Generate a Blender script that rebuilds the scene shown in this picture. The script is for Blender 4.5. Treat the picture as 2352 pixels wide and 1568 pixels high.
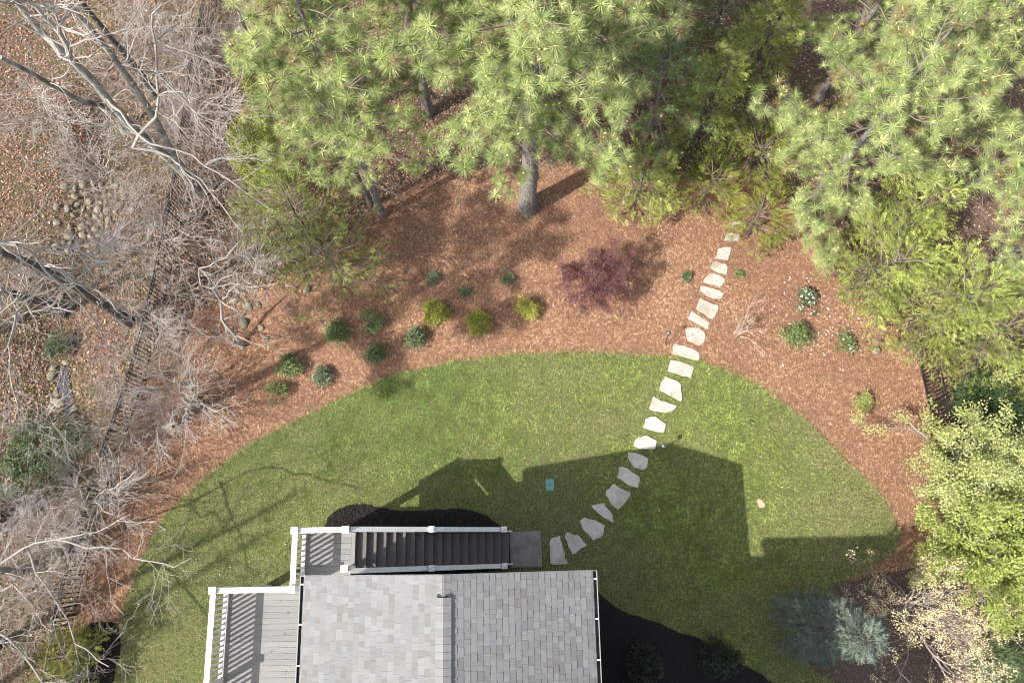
import bpy, math
import numpy as np
from mathutils import Vector, Matrix, Quaternion

for o in list(bpy.data.objects):
    bpy.data.objects.remove(o)
SC = bpy.context.scene
COL = SC.collection

# ------------------------------------------------------------------ camera
CAM_H = 25.0
FPX = 1829.0                      # focal length in units of a 2352 wide frame (28 mm lens)
TILT = math.atan(481 / FPX)       # degrees off straight down
cam = bpy.data.cameras.new("camera")
cam.lens = 28.0
cam.sensor_width = 36.0
cam.clip_end = 800
camera = bpy.data.objects.new("camera", cam)
camera.location = (0, 0, CAM_H)
camera.rotation_euler = (TILT, 0, 0)
COL.objects.link(camera)
SC.camera = camera

# ------------------------------------------------------------------ sky, sun, exposure
SUN_D = Vector((0.857, 0.50, -1.0)).normalized()      # direction the light travels
world = bpy.data.worlds.new("World")
SC.world = world
world.use_nodes = True
wn = world.node_tree.nodes
sky = wn.new("ShaderNodeTexSky")
sky.sky_type = 'NISHITA'
sky.sun_disc = False
sky.sun_elevation = math.asin(-SUN_D.z)
sky.sun_rotation = math.atan2(-SUN_D.x, -SUN_D.y)
sky.air_density = 1.0
sky.dust_density = 2.0
sky.ozone_density = 0.6
wn["Background"].inputs[1].default_value = 0.15
hs = wn.new("ShaderNodeHueSaturation")
hs.inputs["Saturation"].default_value = 0.5
world.node_tree.links.new(sky.outputs[0], hs.inputs["Color"])
world.node_tree.links.new(hs.outputs[0], wn["Background"].inputs[0])
sl = bpy.data.lights.new("sun", 'SUN')
sl.energy = 3.9
sl.angle = math.radians(0.53)
sl.color = (1.0, 0.955, 0.88)
sun = bpy.data.objects.new("sun", sl)
sun.rotation_euler = SUN_D.to_track_quat('-Z', 'Y').to_euler()
sun.location = (-40, -24, 47)
COL.objects.link(sun)
SC.view_settings.view_transform = 'Standard'
SC.view_settings.look = 'None'
SC.view_settings.gamma = 1.0
SC.view_settings.exposure = 1.37
SC.cycles.filter_width = 1.0
SC.cycles.max_bounces = 6
SC.cycles.transparent_max_bounces = 4

# ------------------------------------------------------------------ helpers
RNG = np.random.default_rng(11)


def P(u, v, z=0.0):
    """survey point: image position on a 2352 wide print + height -> ground plan position"""
    x = (u - 1176) / FPX
    y = (784 - v) / FPX
    dx, dy, dz = x, math.sin(TILT) + y * math.cos(TILT), -math.cos(TILT) + y * math.sin(TILT)
    k = (CAM_H - z) / -dz
    return dx * k, dy * k


def P3(u, v, z):
    return np.array([*P(u, v, z), z])


def P_arr(uv, z=0.0):
    return np.array([P(u, v, z) for u, v in uv])


def crop(ox, oy, pts, s=2.766):
    """points measured in an enlarged survey crop -> 2352 wide print"""
    return [((ox + x / s) / 1.0629, (oy + y / s) / 1.0629) for x, y in pts]


def zfit(u, v, base):
    """height at which the sight line comes closest to the plumb line over base"""
    zs = np.linspace(0, 20, 401)
    d = [(math.hypot(*(np.array(P(u, v, z)) - base)), z) for z in zs]
    return min(d)[1]


_LAT = np.random.default_rng(3).random((8, 256, 256))


def vnoise(x, y, scale, seed=0):
    x = np.asarray(x, float) / scale + 97.3
    y = np.asarray(y, float) / scale + 41.7
    xi = np.floor(x).astype(int); yi = np.floor(y).astype(int)
    fx = x - xi; fy = y - yi
    fx = fx * fx * (3 - 2 * fx); fy = fy * fy * (3 - 2 * fy)
    L = _LAT[seed % 8]
    a = L[xi & 255, yi & 255]; b = L[(xi + 1) & 255, yi & 255]
    c = L[xi & 255, (yi + 1) & 255]; d = L[(xi + 1) & 255, (yi + 1) & 255]
    return (a * (1 - fx) + b * fx) * (1 - fy) + (c * (1 - fx) + d * fx) * fy


def inside(px, py, poly):
    px = np.asarray(px); py = np.asarray(py)
    r = np.zeros(px.shape, bool)
    n = len(poly)
    j = n - 1
    for i in range(n):
        xi, yi = poly[i]; xj, yj = poly[j]
        c = ((yi > py) != (yj > py)) & (px < (xj - xi) * (py - yi) / (yj - yi + 1e-12) + xi)
        r ^= c
        j = i
    return r


def dist_poly(px, py, pts):
    """distance to an open polyline"""
    best = np.full(np.shape(px), 1e9)
    for (ax, ay), (bx, by) in zip(pts[:-1], pts[1:]):
        dx, dy = bx - ax, by - ay
        t = np.clip(((px - ax) * dx + (py - ay) * dy) / (dx * dx + dy * dy + 1e-12), 0, 1)
        best = np.minimum(best, np.hypot(px - ax - t * dx, py - ay - t * dy))
    return best


def smooth_outline(pts, step=0.25, jitter=0.0, seed=0, closed=True):
    """Catmull-Rom through pts, resampled, edge roughened"""
    pts = np.asarray(pts, float)
    n = len(pts)
    out = []
    rng = np.random.default_rng(seed)
    rngi = range(n if closed else n - 1)
    for i in rngi:
        if closed:
            p0, p1, p2, p3 = pts[(i - 1) % n], pts[i], pts[(i + 1) % n], pts[(i + 2) % n]
        else:
            p0, p1, p2, p3 = pts[max(i - 1, 0)], pts[i], pts[i + 1], pts[min(i + 2, n - 1)]
        m = max(1, int(np.linalg.norm(p2 - p1) / step))
        for k in range(m):
            t = k / m
            out.append(0.5 * ((2 * p1) + (-p0 + p2) * t + (2 * p0 - 5 * p1 + 4 * p2 - p3) * t * t
                              + (-p0 + 3 * p1 - 3 * p2 + p3) * t ** 3))
    if not closed:
        out.append(pts[-1])
    out = np.array(out)
    if jitter:
        out = out + rng.normal(0, jitter, out.shape)
    return out


class MB:
    """collects triangles / quads with a tint colour per vertex"""

    def __init__(self):
        self.v, self.t, self.q, self.c, self.tm, self.qm = [], [], [], [], [], []
        self.n = 0

    def add(self, v, tris=None, quads=None, col=(1, 1, 1), mat=0):
        v = np.asarray(v, np.float32).reshape(-1, 3)
        c = np.asarray(col, np.float32)
        if c.ndim == 1:
            c = np.tile(c[:3], (len(v), 1))
        self.v.append(v); self.c.append(c)
        if tris is not None and len(tris):
            t = np.asarray(tris, np.int64).reshape(-1, 3) + self.n
            self.t.append(t); self.tm.append(np.full(len(t), mat))
        if quads is not None and len(quads):
            q = np.asarray(quads, np.int64).reshape(-1, 4) + self.n
            self.q.append(q); self.qm.append(np.full(len(q), mat))
        self.n += len(v)
        return self

    def box(self, lo, hi, mat=0, col=(1, 1, 1)):
        x0, y0, z0 = lo; x1, y1, z1 = hi
        v = [(x0, y0, z0), (x1, y0, z0), (x1, y1, z0), (x0, y1, z0), (x0, y0, z1), (x1, y0, z1), (x1, y1, z1), (x0, y1, z1)]
        q = [(3, 2, 1, 0), (4, 5, 6, 7), (0, 1, 5, 4), (1, 2, 6, 5), (2, 3, 7, 6), (3, 0, 4, 7)]
        return self.add(v, quads=q, mat=mat, col=col)

    def bar(self, a, b, w, h, mat=0, col=(1, 1, 1)):
        """rectangular bar from a to b, w across, h upright"""
        a = np.array(a, float); b = np.array(b, float)
        d = b - a; d /= np.linalg.norm(d)
        s = np.cross(d, (0, 0, 1.0))
        if np.linalg.norm(s) < 1e-6:
            s = np.array([1.0, 0, 0])
        s /= np.linalg.norm(s)
        u = np.cross(s, d)
        s = s * w / 2; u = u * h / 2
        v = [a - s - u, a + s - u, a + s + u, a - s + u, b - s - u, b + s - u, b + s + u, b - s + u]
        q = [(0, 1, 2, 3), (7, 6, 5, 4), (4, 5, 1, 0), (5, 6, 2, 1), (6, 7, 3, 2), (7, 4, 0, 3)]
        return self.add(v, quads=q, mat=mat, col=col)

    def tubes(self, segs, n=5, mat=0, col=(1, 1, 1)):
        """segs: rows of p0(3) p1(3) r0 r1"""
        s = np.asarray(segs, float).reshape(-1, 8)
        if not len(s):
            return self
        a, b, r0, r1 = s[:, :3], s[:, 3:6], s[:, 6], s[:, 7]
        d = b - a
        d /= np.linalg.norm(d, axis=1, keepdims=True) + 1e-9
        ref = np.where(np.abs(d[:, 2:3]) > 0.9, np.array([[1.0, 0, 0]]), np.array([[0, 0, 1.0]]))
        x = np.cross(d, ref); x /= np.linalg.norm(x, axis=1, keepdims=True)
        y = np.cross(d, x)
        ang = np.arange(n) * 2 * math.pi / n
        ca, sa = np.cos(ang), np.sin(ang)
        ring = x[:, None, :] * ca[None, :, None] + y[:, None, :] * sa[None, :, None]
        v0 = a[:, None, :] + ring * r0[:, None, None]
        v1 = b[:, None, :] + ring * r1[:, None, None]
        v = np.concatenate([v0, v1], 1).reshape(-1, 3)
        k = np.arange(n); k2 = (k + 1) % n
        q = np.stack([k, k + n, k2 + n, k2], 1)
        Q = (np.arange(len(s)) * 2 * n)[:, None, None] + q[None]
        return self.add(v, quads=Q.reshape(-1, 4), mat=mat, col=col)

    def polytube(self, pts, radii, n=10, mat=0, col=(1, 1, 1), rough=0.0, seed=0, flare=0.0):
        """one continuous tapered tube through pts"""
        pts = np.asarray(pts, float); radii = np.asarray(radii, float)
        rng = np.random.default_rng(seed)
        m = len(pts)
        tg = np.gradient(pts, axis=0); tg /= np.linalg.norm(tg, axis=1, keepdims=True)
        ref = np.array([1.0, 0, 0]) if abs(tg[0][0]) < 0.8 else np.array([0, 1.0, 0])
        V = []
        for i in range(m):
            x = np.cross(tg[i], ref); x /= np.linalg.norm(x); y = np.cross(tg[i], x)
            a = np.arange(n) * 2 * math.pi / n
            r = radii[i] * (1 + rough * rng.normal(0, 1, n))
            if flare and i < 2:
                r = r * (1 + flare * (1.0 if i == 0 else 0.25) * (0.6 + 0.4 * np.cos(a * 4 + seed)))
            V.append(pts[i] + np.outer(np.cos(a) * r, x) + np.outer(np.sin(a) * r, y))
        V = np.concatenate(V)
        k = np.arange(n); k2 = (k + 1) % n
        Q = np.concatenate([np.stack([k + i * n, k + (i + 1) * n, k2 + (i + 1) * n, k2 + i * n], 1) for i in range(m - 1)])
        self.add(V, quads=Q, mat=mat, col=col)
        self.add(V[-n:], tris=[(0, j, j + 1) for j in range(1, n - 1)], mat=mat, col=col)
        return self

    def stamp(self, tv, tt, pos, fwd, scale, col, mat=0, roll=None, rng=None, tc=None):
        """copies of a template (its +Z along fwd) at pos; col one colour for each copy"""
        rng = rng or RNG
        pos = np.asarray(pos, float).reshape(-1, 3); m = len(pos)
        if not m:
            return self
        f = np.asarray(fwd, float).reshape(-1, 3)
        f = f / (np.linalg.norm(f, axis=1, keepdims=True) + 1e-9)
        ref = np.where(np.abs(f[:, 2:3]) > 0.9, np.array([[1.0, 0, 0]]), np.array([[0, 0, 1.0]]))
        x = np.cross(ref, f); x /= np.linalg.norm(x, axis=1, keepdims=True)
        y = np.cross(f, x)
        r = rng.uniform(0, 2 * math.pi, m) if roll is None else np.broadcast_to(roll, (m,))
        xr = x * np.cos(r)[:, None] + y * np.sin(r)[:, None]
        yr = -x * np.sin(r)[:, None] + y * np.cos(r)[:, None]
        s = np.broadcast_to(np.asarray(scale, float), (m,))
        tv = np.asarray(tv, float)
        v = pos[:, None, :] + s[:, None, None] * (tv[None, :, 0:1] * xr[:, None] + tv[None, :, 1:2] * yr[:, None] + tv[None, :, 2:3] * f[:, None])
        tt = np.asarray(tt)
        T = (np.arange(m) * len(tv))[:, None, None] + tt[None]
        c = np.broadcast_to(np.asarray(col, float), (m, 3))
        C = np.repeat(c, len(tv), 0)
        if tc is not None:
            C = C * np.tile(tc, (m, 1))
        return self.add(v.reshape(-1, 3), tris=T.reshape(-1, 3), mat=mat, col=C)

    def mesh(self, name, mats, smooth=False):
        me = bpy.data.meshes.new(name)
        v = np.concatenate(self.v); c = np.concatenate(self.c)
        t = np.concatenate(self.t) if self.t else np.zeros((0, 3), int)
        q = np.concatenate(self.q) if self.q else np.zeros((0, 4), int)
        me.vertices.add(len(v)); me.vertices.foreach_set("co", v.astype(np.float32).ravel())
        nl = t.size + q.size
        me.loops.add(nl)
        me.loops.foreach_set("vertex_index", np.concatenate([t.ravel(), q.ravel()]).astype(np.int32))
        me.polygons.add(len(t) + len(q))
        st = np.concatenate([np.arange(len(t)) * 3, t.size + np.arange(len(q)) * 4]).astype(np.int32)
        me.polygons.foreach_set("loop_start", st)
        mi = np.concatenate((self.tm if self.t else []) + (self.qm if self.q else [])).astype(np.int32)
        me.polygons.foreach_set("material_index", mi)
        me.polygons.foreach_set("use_smooth", np.full(len(mi), bool(smooth)))
        at = me.attributes.new("tint", 'FLOAT_COLOR', 'POINT')
        at.data.foreach_set("color", np.concatenate([c, np.ones((len(c), 1))], 1).astype(np.float32).ravel())
        for m in (mats if isinstance(mats, (list, tuple)) else [mats]):
            me.materials.append(m)
        me.update(calc_edges=True)
        me.validate()
        return me

    def obj(self, name, mats, parent=None, smooth=False, **kw):
        return link(name, self.mesh(name, mats, smooth), parent, **kw)


def link(name, data, parent=None, label=None, cat=None, group=None, kind=None, loc=None, rot=None, mat=None):
    o = bpy.data.objects.new(name, data)
    COL.objects.link(o)
    if parent is not None:
        o.parent = parent
    if mat is not None:
        o.matrix_local = mat
    if loc is not None:
        o.location = loc
    if rot is not None:
        o.rotation_euler = rot
    if label: o["label"] = label
    if cat: o["category"] = cat
    if group: o["group"] = group
    if kind: o["kind"] = kind
    return o


def thing(name, label, cat, loc=(0, 0, 0), rotz=0.0, group=None):
    o = link(name, None, None, label, cat, group, loc=loc, rot=(0, 0, rotz))
    o.empty_display_size = 0.2
    return o


def ngon(name, outline, z, mats, kind=None, z0=None, parent=None, smooth_holes=None, **kw):
    """flat sheet (or slab down to z0) with an arbitrary outline"""
    n = len(outline)
    v = [(x, y, z) for x, y in outline]
    f = [list(range(n))]
    if z0 is not None:
        v += [(x, y, z0) for x, y in outline]
        f += [[i, i + n, (i + 1) % n + n, (i + 1) % n] for i in range(n)]
    a = sum(outline[i][0] * outline[(i + 1) % n][1] - outline[(i + 1) % n][0] * outline[i][1] for i in range(n))
    if a < 0:
        f = [g[::-1] for g in f]
    me = bpy.data.meshes.new(name)
    me.from_pydata([tuple(map(float, p)) for p in v], [], f)
    me.materials.append(mats)
    return link(name, me, parent, kind=kind, **kw)


# ------------------------------------------------------------------ materials
def M(name, col=(1, 1, 1), rough=0.8, var=0.2, scale=6.0, tint=False, trans=0.0, bump=0.0, bscale=60.0, spec=0.3,
      col2=None, scale2=None, col3=None, metallic=0.0, stretch=None, transcol=None, dist=0.02):
    m = bpy.data.materials.new(name)
    m.use_nodes = True
    nt = m.node_tree
    N, L = nt.nodes, nt.links
    b = N["Principled BSDF"]
    out = N["Material Output"]
    geo = N.new("ShaderNodeNewGeometry")
    vec = geo.outputs["Position"]
    if stretch:
        mp = N.new("ShaderNodeMapping")
        mp.inputs["Scale"].default_value = stretch
        L.new(vec, mp.inputs["Vector"]); vec = mp.outputs[0]
    nz = N.new("ShaderNodeTexNoise")
    nz.inputs["Scale"].default_value = scale
    nz.inputs["Detail"].default_value = 6
    nz.inputs["Roughness"].default_value = 0.65
    L.new(vec, nz.inputs["Vector"])
    rp = N.new("ShaderNodeValToRGB")
    c = np.array(col)
    lo = np.clip(c * (1 - var), 0, 1)
    hi = np.clip(np.array(col2) if col2 is not None else c * (1 + var), 0, 1)
    rp.color_ramp.elements[0].position = 0.3
    rp.color_ramp.elements[0].color = (*lo, 1)
    rp.color_ramp.elements[1].position = 0.7
    rp.color_ramp.elements[1].color = (*hi, 1)
    L.new(nz.outputs["Fac"], rp.inputs[0])
    cur = rp.outputs[0]
    if col3 is not None:
        n2 = N.new("ShaderNodeTexNoise")
        n2.inputs["Scale"].default_value = scale2 or scale * 0.1
        n2.inputs["Detail"].default_value = 4
        L.new(vec, n2.inputs["Vector"])
        r2 = N.new("ShaderNodeValToRGB")
        r2.color_ramp.elements[0].position = 0.45
        r2.color_ramp.elements[0].color = (0, 0, 0, 1)
        r2.color_ramp.elements[1].position = 0.65
        r2.color_ramp.elements[1].color = (1, 1, 1, 1)
        L.new(n2.outputs["Fac"], r2.inputs[0])
        mx = N.new("ShaderNodeMix"); mx.data_type = 'RGBA'
        L.new(r2.outputs[0], mx.inputs[0]); L.new(cur, mx.inputs[6]); mx.inputs[7].default_value = (*col3, 1)
        cur = mx.outputs[2]
    if tint:
        at = N.new("ShaderNodeAttribute"); at.attribute_name = "tint"
        mm = N.new("ShaderNodeMix"); mm.data_type = 'RGBA'; mm.blend_type = 'MULTIPLY'
        mm.inputs[0].default_value = 1.0
        L.new(cur, mm.inputs[6]); L.new(at.outputs["Color"], mm.inputs[7])
        cur = mm.outputs[2]
    L.new(cur, b.inputs["Base Color"])
    b.inputs["Roughness"].default_value = rough
    b.inputs["Specular IOR Level"].default_value = spec
    b.inputs["Metallic"].default_value = metallic
    if bump:
        nb = N.new("ShaderNodeTexNoise")
        nb.inputs["Scale"].default_value = bscale
        nb.inputs["Detail"].default_value = 5
        L.new(vec, nb.inputs["Vector"])
        bp = N.new("ShaderNodeBump")
        bp.inputs["Strength"].default_value = bump
        bp.inputs["Distance"].default_value = dist
        L.new(nb.outputs["Fac"], bp.inputs["Height"])
        L.new(bp.outputs[0], b.inputs["Normal"])
    if trans:
        tr = N.new("ShaderNodeBsdfTranslucent")
        L.new(cur, tr.inputs["Color"])
        ms = N.new("ShaderNodeMixShader")
        ms.inputs[0].default_value = trans
        L.new(b.outputs[0], ms.inputs[1]); L.new(tr.outputs[0], ms.inputs[2])
        L.new(ms.outputs[0], out.inputs["Surface"])
    return m


W1 = (1, 1, 1)
MT = dict(
    litter=M("leaf_litter_soil", (0.07, 0.048, 0.035), 0.95, 0.6, 14, col2=(0.19, 0.125, 0.09), bump=1.0, bscale=25, dist=0.06,
             col3=(0.085, 0.075, 0.03), scale2=0.35),
    straw_base=M("pine_straw_base", (0.15, 0.07, 0.042), 0.95, 0.5, 22, col2=(0.30, 0.155, 0.10), bump=1.0, bscale=40, dist=0.04),
    lawn_base=M("lawn_soil", (0.06, 0.075, 0.02), 0.95, 0.4, 20, col2=(0.13, 0.13, 0.05), bump=0.6, bscale=60),
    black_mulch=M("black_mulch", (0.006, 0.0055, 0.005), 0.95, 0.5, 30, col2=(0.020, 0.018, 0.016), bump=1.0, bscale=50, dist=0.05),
    brown_mulch=M("brown_mulch", (0.07, 0.05, 0.038), 0.95, 0.4, 25, col2=(0.15, 0.11, 0.085), bump=1.0, bscale=45, dist=0.04),
    leaf=M("fallen_leaf", W1, 0.8, 0.15, 30, tint=True, spec=0.25),
    straw=M("pine_straw", W1, 0.75, 0.12, 30, tint=True, spec=0.25),
    grass=M("grass_blade", W1, 0.7, 0.12, 30, tint=True, trans=0.25, spec=0.25),
    needle=M("pine_needle", W1, 0.5, 0.1, 20, tint=True, trans=0.3, spec=0.45),
    spray=M("cedar_spray", W1, 0.75, 0.15, 20, tint=True, trans=0.3, spec=0.2),
    foliage=M("foliage_leaf", W1, 0.5, 0.12, 20, tint=True, trans=0.3, spec=0.4),
    petal=M("petal", W1, 0.6, 0.05, 20, tint=True, trans=0.3),
    pine_bark=M("pine_bark", (0.10, 0.085, 0.075), 0.95, 0.55, 16, col2=(0.27, 0.24, 0.22), bump=1.0, bscale=22, dist=0.06, stretch=(1, 1, 0.35)),
    pale_bark=M("pale_bark", (0.26, 0.24, 0.215), 0.9, 0.5, 14, col2=(0.42, 0.395, 0.36), bump=1.0, bscale=30, dist=.04, col3=(0.15, 0.14, 0.12), scale2=4.0),
    grey_bark=M("grey_bark", (0.22, 0.20, 0.18), 0.95, 0.6, 16, col2=(0.40, 0.38, 0.345), bump=1.0, bscale=30, dist=.05, stretch=(1, 1, 0.4), col3=(0.10, 0.092, 0.08), scale2=3.5),
    dark_bark=M("dark_bark", (0.06, 0.05, 0.042), 0.95, 0.4, 12, col2=(0.13, 0.11, 0.095), bump=0.8, bscale=30),
    twig=M("twig_bark", W1, 0.9, 0.4, 10, tint=True, spec=0.2, bump=.4, bscale=60),
    flagstone=M("flagstone", (0.36, 0.345, 0.30), 0.85, 0.16, 9, col2=(0.43, 0.415, 0.365), bump=0.5, bscale=25, col3=(0.27, 0.25, 0.21), scale2=1.8),
    river_rock=M("river_rock", (0.13, 0.112, 0.082), 0.9, 0.45, 7, col2=(0.26, 0.23, 0.175), bump=0.5, bscale=25, tint=True),
    concrete=M("concrete", (0.14, 0.13, 0.115), 0.9, 0.25, 3, col2=(0.21, 0.197, 0.175), bump=0.3, bscale=80),
    white=M("white_paint", (0.56, 0.55, 0.525), 0.5, 0.12, 4, col2=(0.62, 0.61, 0.585), bump=0.05),
    board=M("deck_board", (0.17, 0.165, 0.162), 0.75, 0.10, 5, tint=True, bump=0.15, bscale=50, stretch=(0.4, 3, 1)),
    tread=M("stair_tread", (0.10, 0.093, 0.09), 0.75, 0.15, 5, bump=0.15, bscale=50),
    dark=M("dark_timber", (0.05, 0.045, 0.043), 0.85, 0.2, 5),
    shingle=M("roof_shingle", W1, 0.95, 0.14, 45, tint=True, bump=0.5, bscale=220, dist=0.006, spec=0.2),
    sheathing=M("roof_underlay", (0.05, 0.05, 0.052), 0.95, 0.2, 5),
    siding=M("siding", (0.42, 0.41, 0.39), 0.8, 0.06, 3),
    aluminium=M("gutter_aluminium", (0.22, 0.22, 0.217), 0.5, 0.1, 6),
    gutter_in=M("gutter_inside", (0.03, 0.032, 0.036), 0.6, 0.4, 6),
    black_metal=M("black_metal", (0.012, 0.012, 0.013), 0.45, 0.2, 8, spec=0.5),
    bronze=M("bronze_metal", (0.10, 0.055, 0.03), 0.5, 0.3, 12, metallic=0.4),
    lamp_cap=M("lamp_cap", (0.14, 0.16, 0.17), 0.35, 0.3, 20, metallic=0.6, spec=0.5),
    valve=M("valve_lid", (0.10, 0.24, 0.20), 0.7, 0.12, 14, bump=0.2),
    water=M("creek_water", (0.035, 0.037, 0.045), 0.12, 0.4, 3, spec=0.8, bump=0.35, bscale=9),
    bare_soil=M("bare_soil", (0.36, 0.27, 0.19), 0.95, 0.2, 20),
)

# ------------------------------------------------------------------ site outlines (plan)
LAWN_UV = ([(262, 1640), (279, 1436), (306, 1331), (333, 1269), (354, 1225), (374, 1188), (425, 1137), (466, 1100), (561, 1028),
            (646, 983), (748, 932), (878, 871), (980, 845), (1082, 824), (1184, 814), (1286, 811), (1422, 812), (1490, 818),
            (1552, 820), (1610, 828), (1671, 852), (1715, 873), (1763, 900), (1824, 945), (1875, 989), (1930, 1043),
            (1977, 1090), (2028, 1143), (2058, 1198), (2060, 1250), (1990, 1310), (1900, 1345), (1890, 1385), (1868, 1440),
            (1855, 1520), (1860, 1640)])
LAWN = smooth_outline(P_arr(LAWN_UV), 0.2, 0.018, 5)
STRAW_UV = [(120, 1640), (160, 1490), (180, 1370), (232, 1180), (292, 1000), (345, 850), (375, 770), (450, 720), (560, 690),
            (700, 610), (850, 490), (930, 430), (1060, 395), (1200, 385), (1330, 385), (1500, 420), (1640, 400), (1760, 420), (1860, 540),
            (1930, 650), (2060, 770), (2118, 862), (2140, 990), (2185, 1120), (2230, 1260), (2240, 1330), (2050, 1345),
            (1700, 1300), (1100, 1300), (500, 1640)]
STRAW = smooth_outline(P_arr(STRAW_UV), 0.3, 0.05, 6)
BED_N = smooth_outline(P_arr([(745, 1230), (750, 1200), (764, 1178), (795, 1162), (827, 1157), (871, 1164), (922, 1172), (980, 1171),
                              (1055, 1168), (1093, 1174), (1120, 1186), (1150, 1208), (1164, 1240), (1160, 1300), (900, 1330), (740, 1320)]), 0.15, 0.012, 7)
BED_E = smooth_outline(P_arr([(1150, 1330), (1330, 1335), (1375, 1358), (1412, 1393), (1483, 1419), (1560, 1450), (1634, 1480), (1705, 1525),
                              (1763, 1559), (1810, 1620), (1820, 1900), (1000, 1900), (1000, 1400)]), 0.2, 0.015, 8)
BED_W = smooth_outline(P_arr([(200, 1440), (232, 1428), (272, 1432), (280, 1462), (272, 1520), (262, 1570), (250, 1700), (150, 1700), (165, 1520)]), 0.2, 0.02, 9)
BROWN = smooth_outline(P_arr([(1785, 1640), (1785, 1500), (1810, 1420), (1870, 1362), (1960, 1330), (2120, 1300), (2260, 1300), (2420, 1340), (2420, 1640)]), 0.3, 0.04, 10)
CREEK = P_arr([(250, 250), (238, 360), (222, 420), (205, 480), (200, 560), (165, 640), (130, 700), (105, 780), (122, 860), (118, 960), (90, 1080), (30, 1200), (-60, 1320)])
FENCE_W = P_arr([(150, 1560), (163, 1480), (181, 1370), (232, 1180), (292, 1000), (345, 840), (393, 640), (430, 440), (470, 180), (505, -10)])


def gz(x, y):
    """lie of the land: flat garden, a creek bed to the west"""
    x = np.asarray(x, float); y = np.asarray(y, float)
    d = dist_poly(x, y, CREEK)
    w = np.clip((dist_poly(x, y, FENCE_W)) / 2.0, 0, 1) * (x < np.interp(y, FENCE_W[:, 1], FENCE_W[:, 0]))
    z = -0.45 * np.exp(-(d / 0.95) ** 2)
    z = z - w * 0.18 * vnoise(x, y, 1.7, 1) - w * 0.25 * vnoise(x, y, 6, 2)
    return z


# ------------------------------------------------------------------ ground and garden surfaces
def build_ground():
    fx = np.arange(-24, 24.01, 0.22); fy = np.arange(-7, 24.01, 0.22)
    far = np.array([6, 16, 36, 76, 150.0])
    xs = np.concatenate([-24 - far[::-1], fx, 24 + far]); ys = np.concatenate([-7 - far[::-1], fy, 24 + far])
    X, Y = np.meshgrid(xs, ys)
    Z = gz(X, Y)
    v = np.stack([X, Y, Z], -1).reshape(-1, 3)
    nx, ny = len(xs), len(ys)
    i = np.arange(nx - 1)[None, :] + (np.arange(ny - 1) * nx)[:, None]
    q = np.stack([i, i + 1, i + 1 + nx, i + nx], -1).reshape(-1, 4)
    MB().add(v, quads=q).obj("ground", MT["litter"], kind="structure", smooth=True)


build_ground()
ngon("pine_straw_bed", STRAW, 0.006, MT["straw_base"], "structure", z0=-0.05)
ngon("brown_mulch_bed", BROWN, 0.010, MT["brown_mulch"], "structure", z0=-0.05)
ngon("lawn", LAWN, 0.035, MT["lawn_base"], "structure", z0=-0.02)
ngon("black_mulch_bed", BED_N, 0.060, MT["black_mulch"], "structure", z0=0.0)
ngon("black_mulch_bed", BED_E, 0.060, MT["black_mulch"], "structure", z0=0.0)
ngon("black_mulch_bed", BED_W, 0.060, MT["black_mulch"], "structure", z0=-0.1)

# creek water
WC = P(126, 884)
ngon("creek_water", smooth_outline(P_arr([(112, 842), (122, 828), (134, 838), (136, 865), (142, 900), (146, 930), (138, 958), (126, 948), (120, 915), (112, 890), (108, 862)]), 0.1, 0.02, 3),
     float(gz(*WC)) + 0.075, MT["water"], "structure")

# ------------------------------------------------------------------ house
HX, HY = P(690, 1318, 6.15)
HROT = math.radians(1.05)
EAVE, RIDGE = 6.18, 7.55
HC = 3.37                        # ridge line in the house frame
HALF = 3.25
XL, XR = HC - HALF, HC + HALF
SLOPE = math.atan2(RIDGE - EAVE, HALF)


def hframe(name, label, cat):
    return thing(name, label, cat, (HX, HY, 0), HROT)


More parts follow.
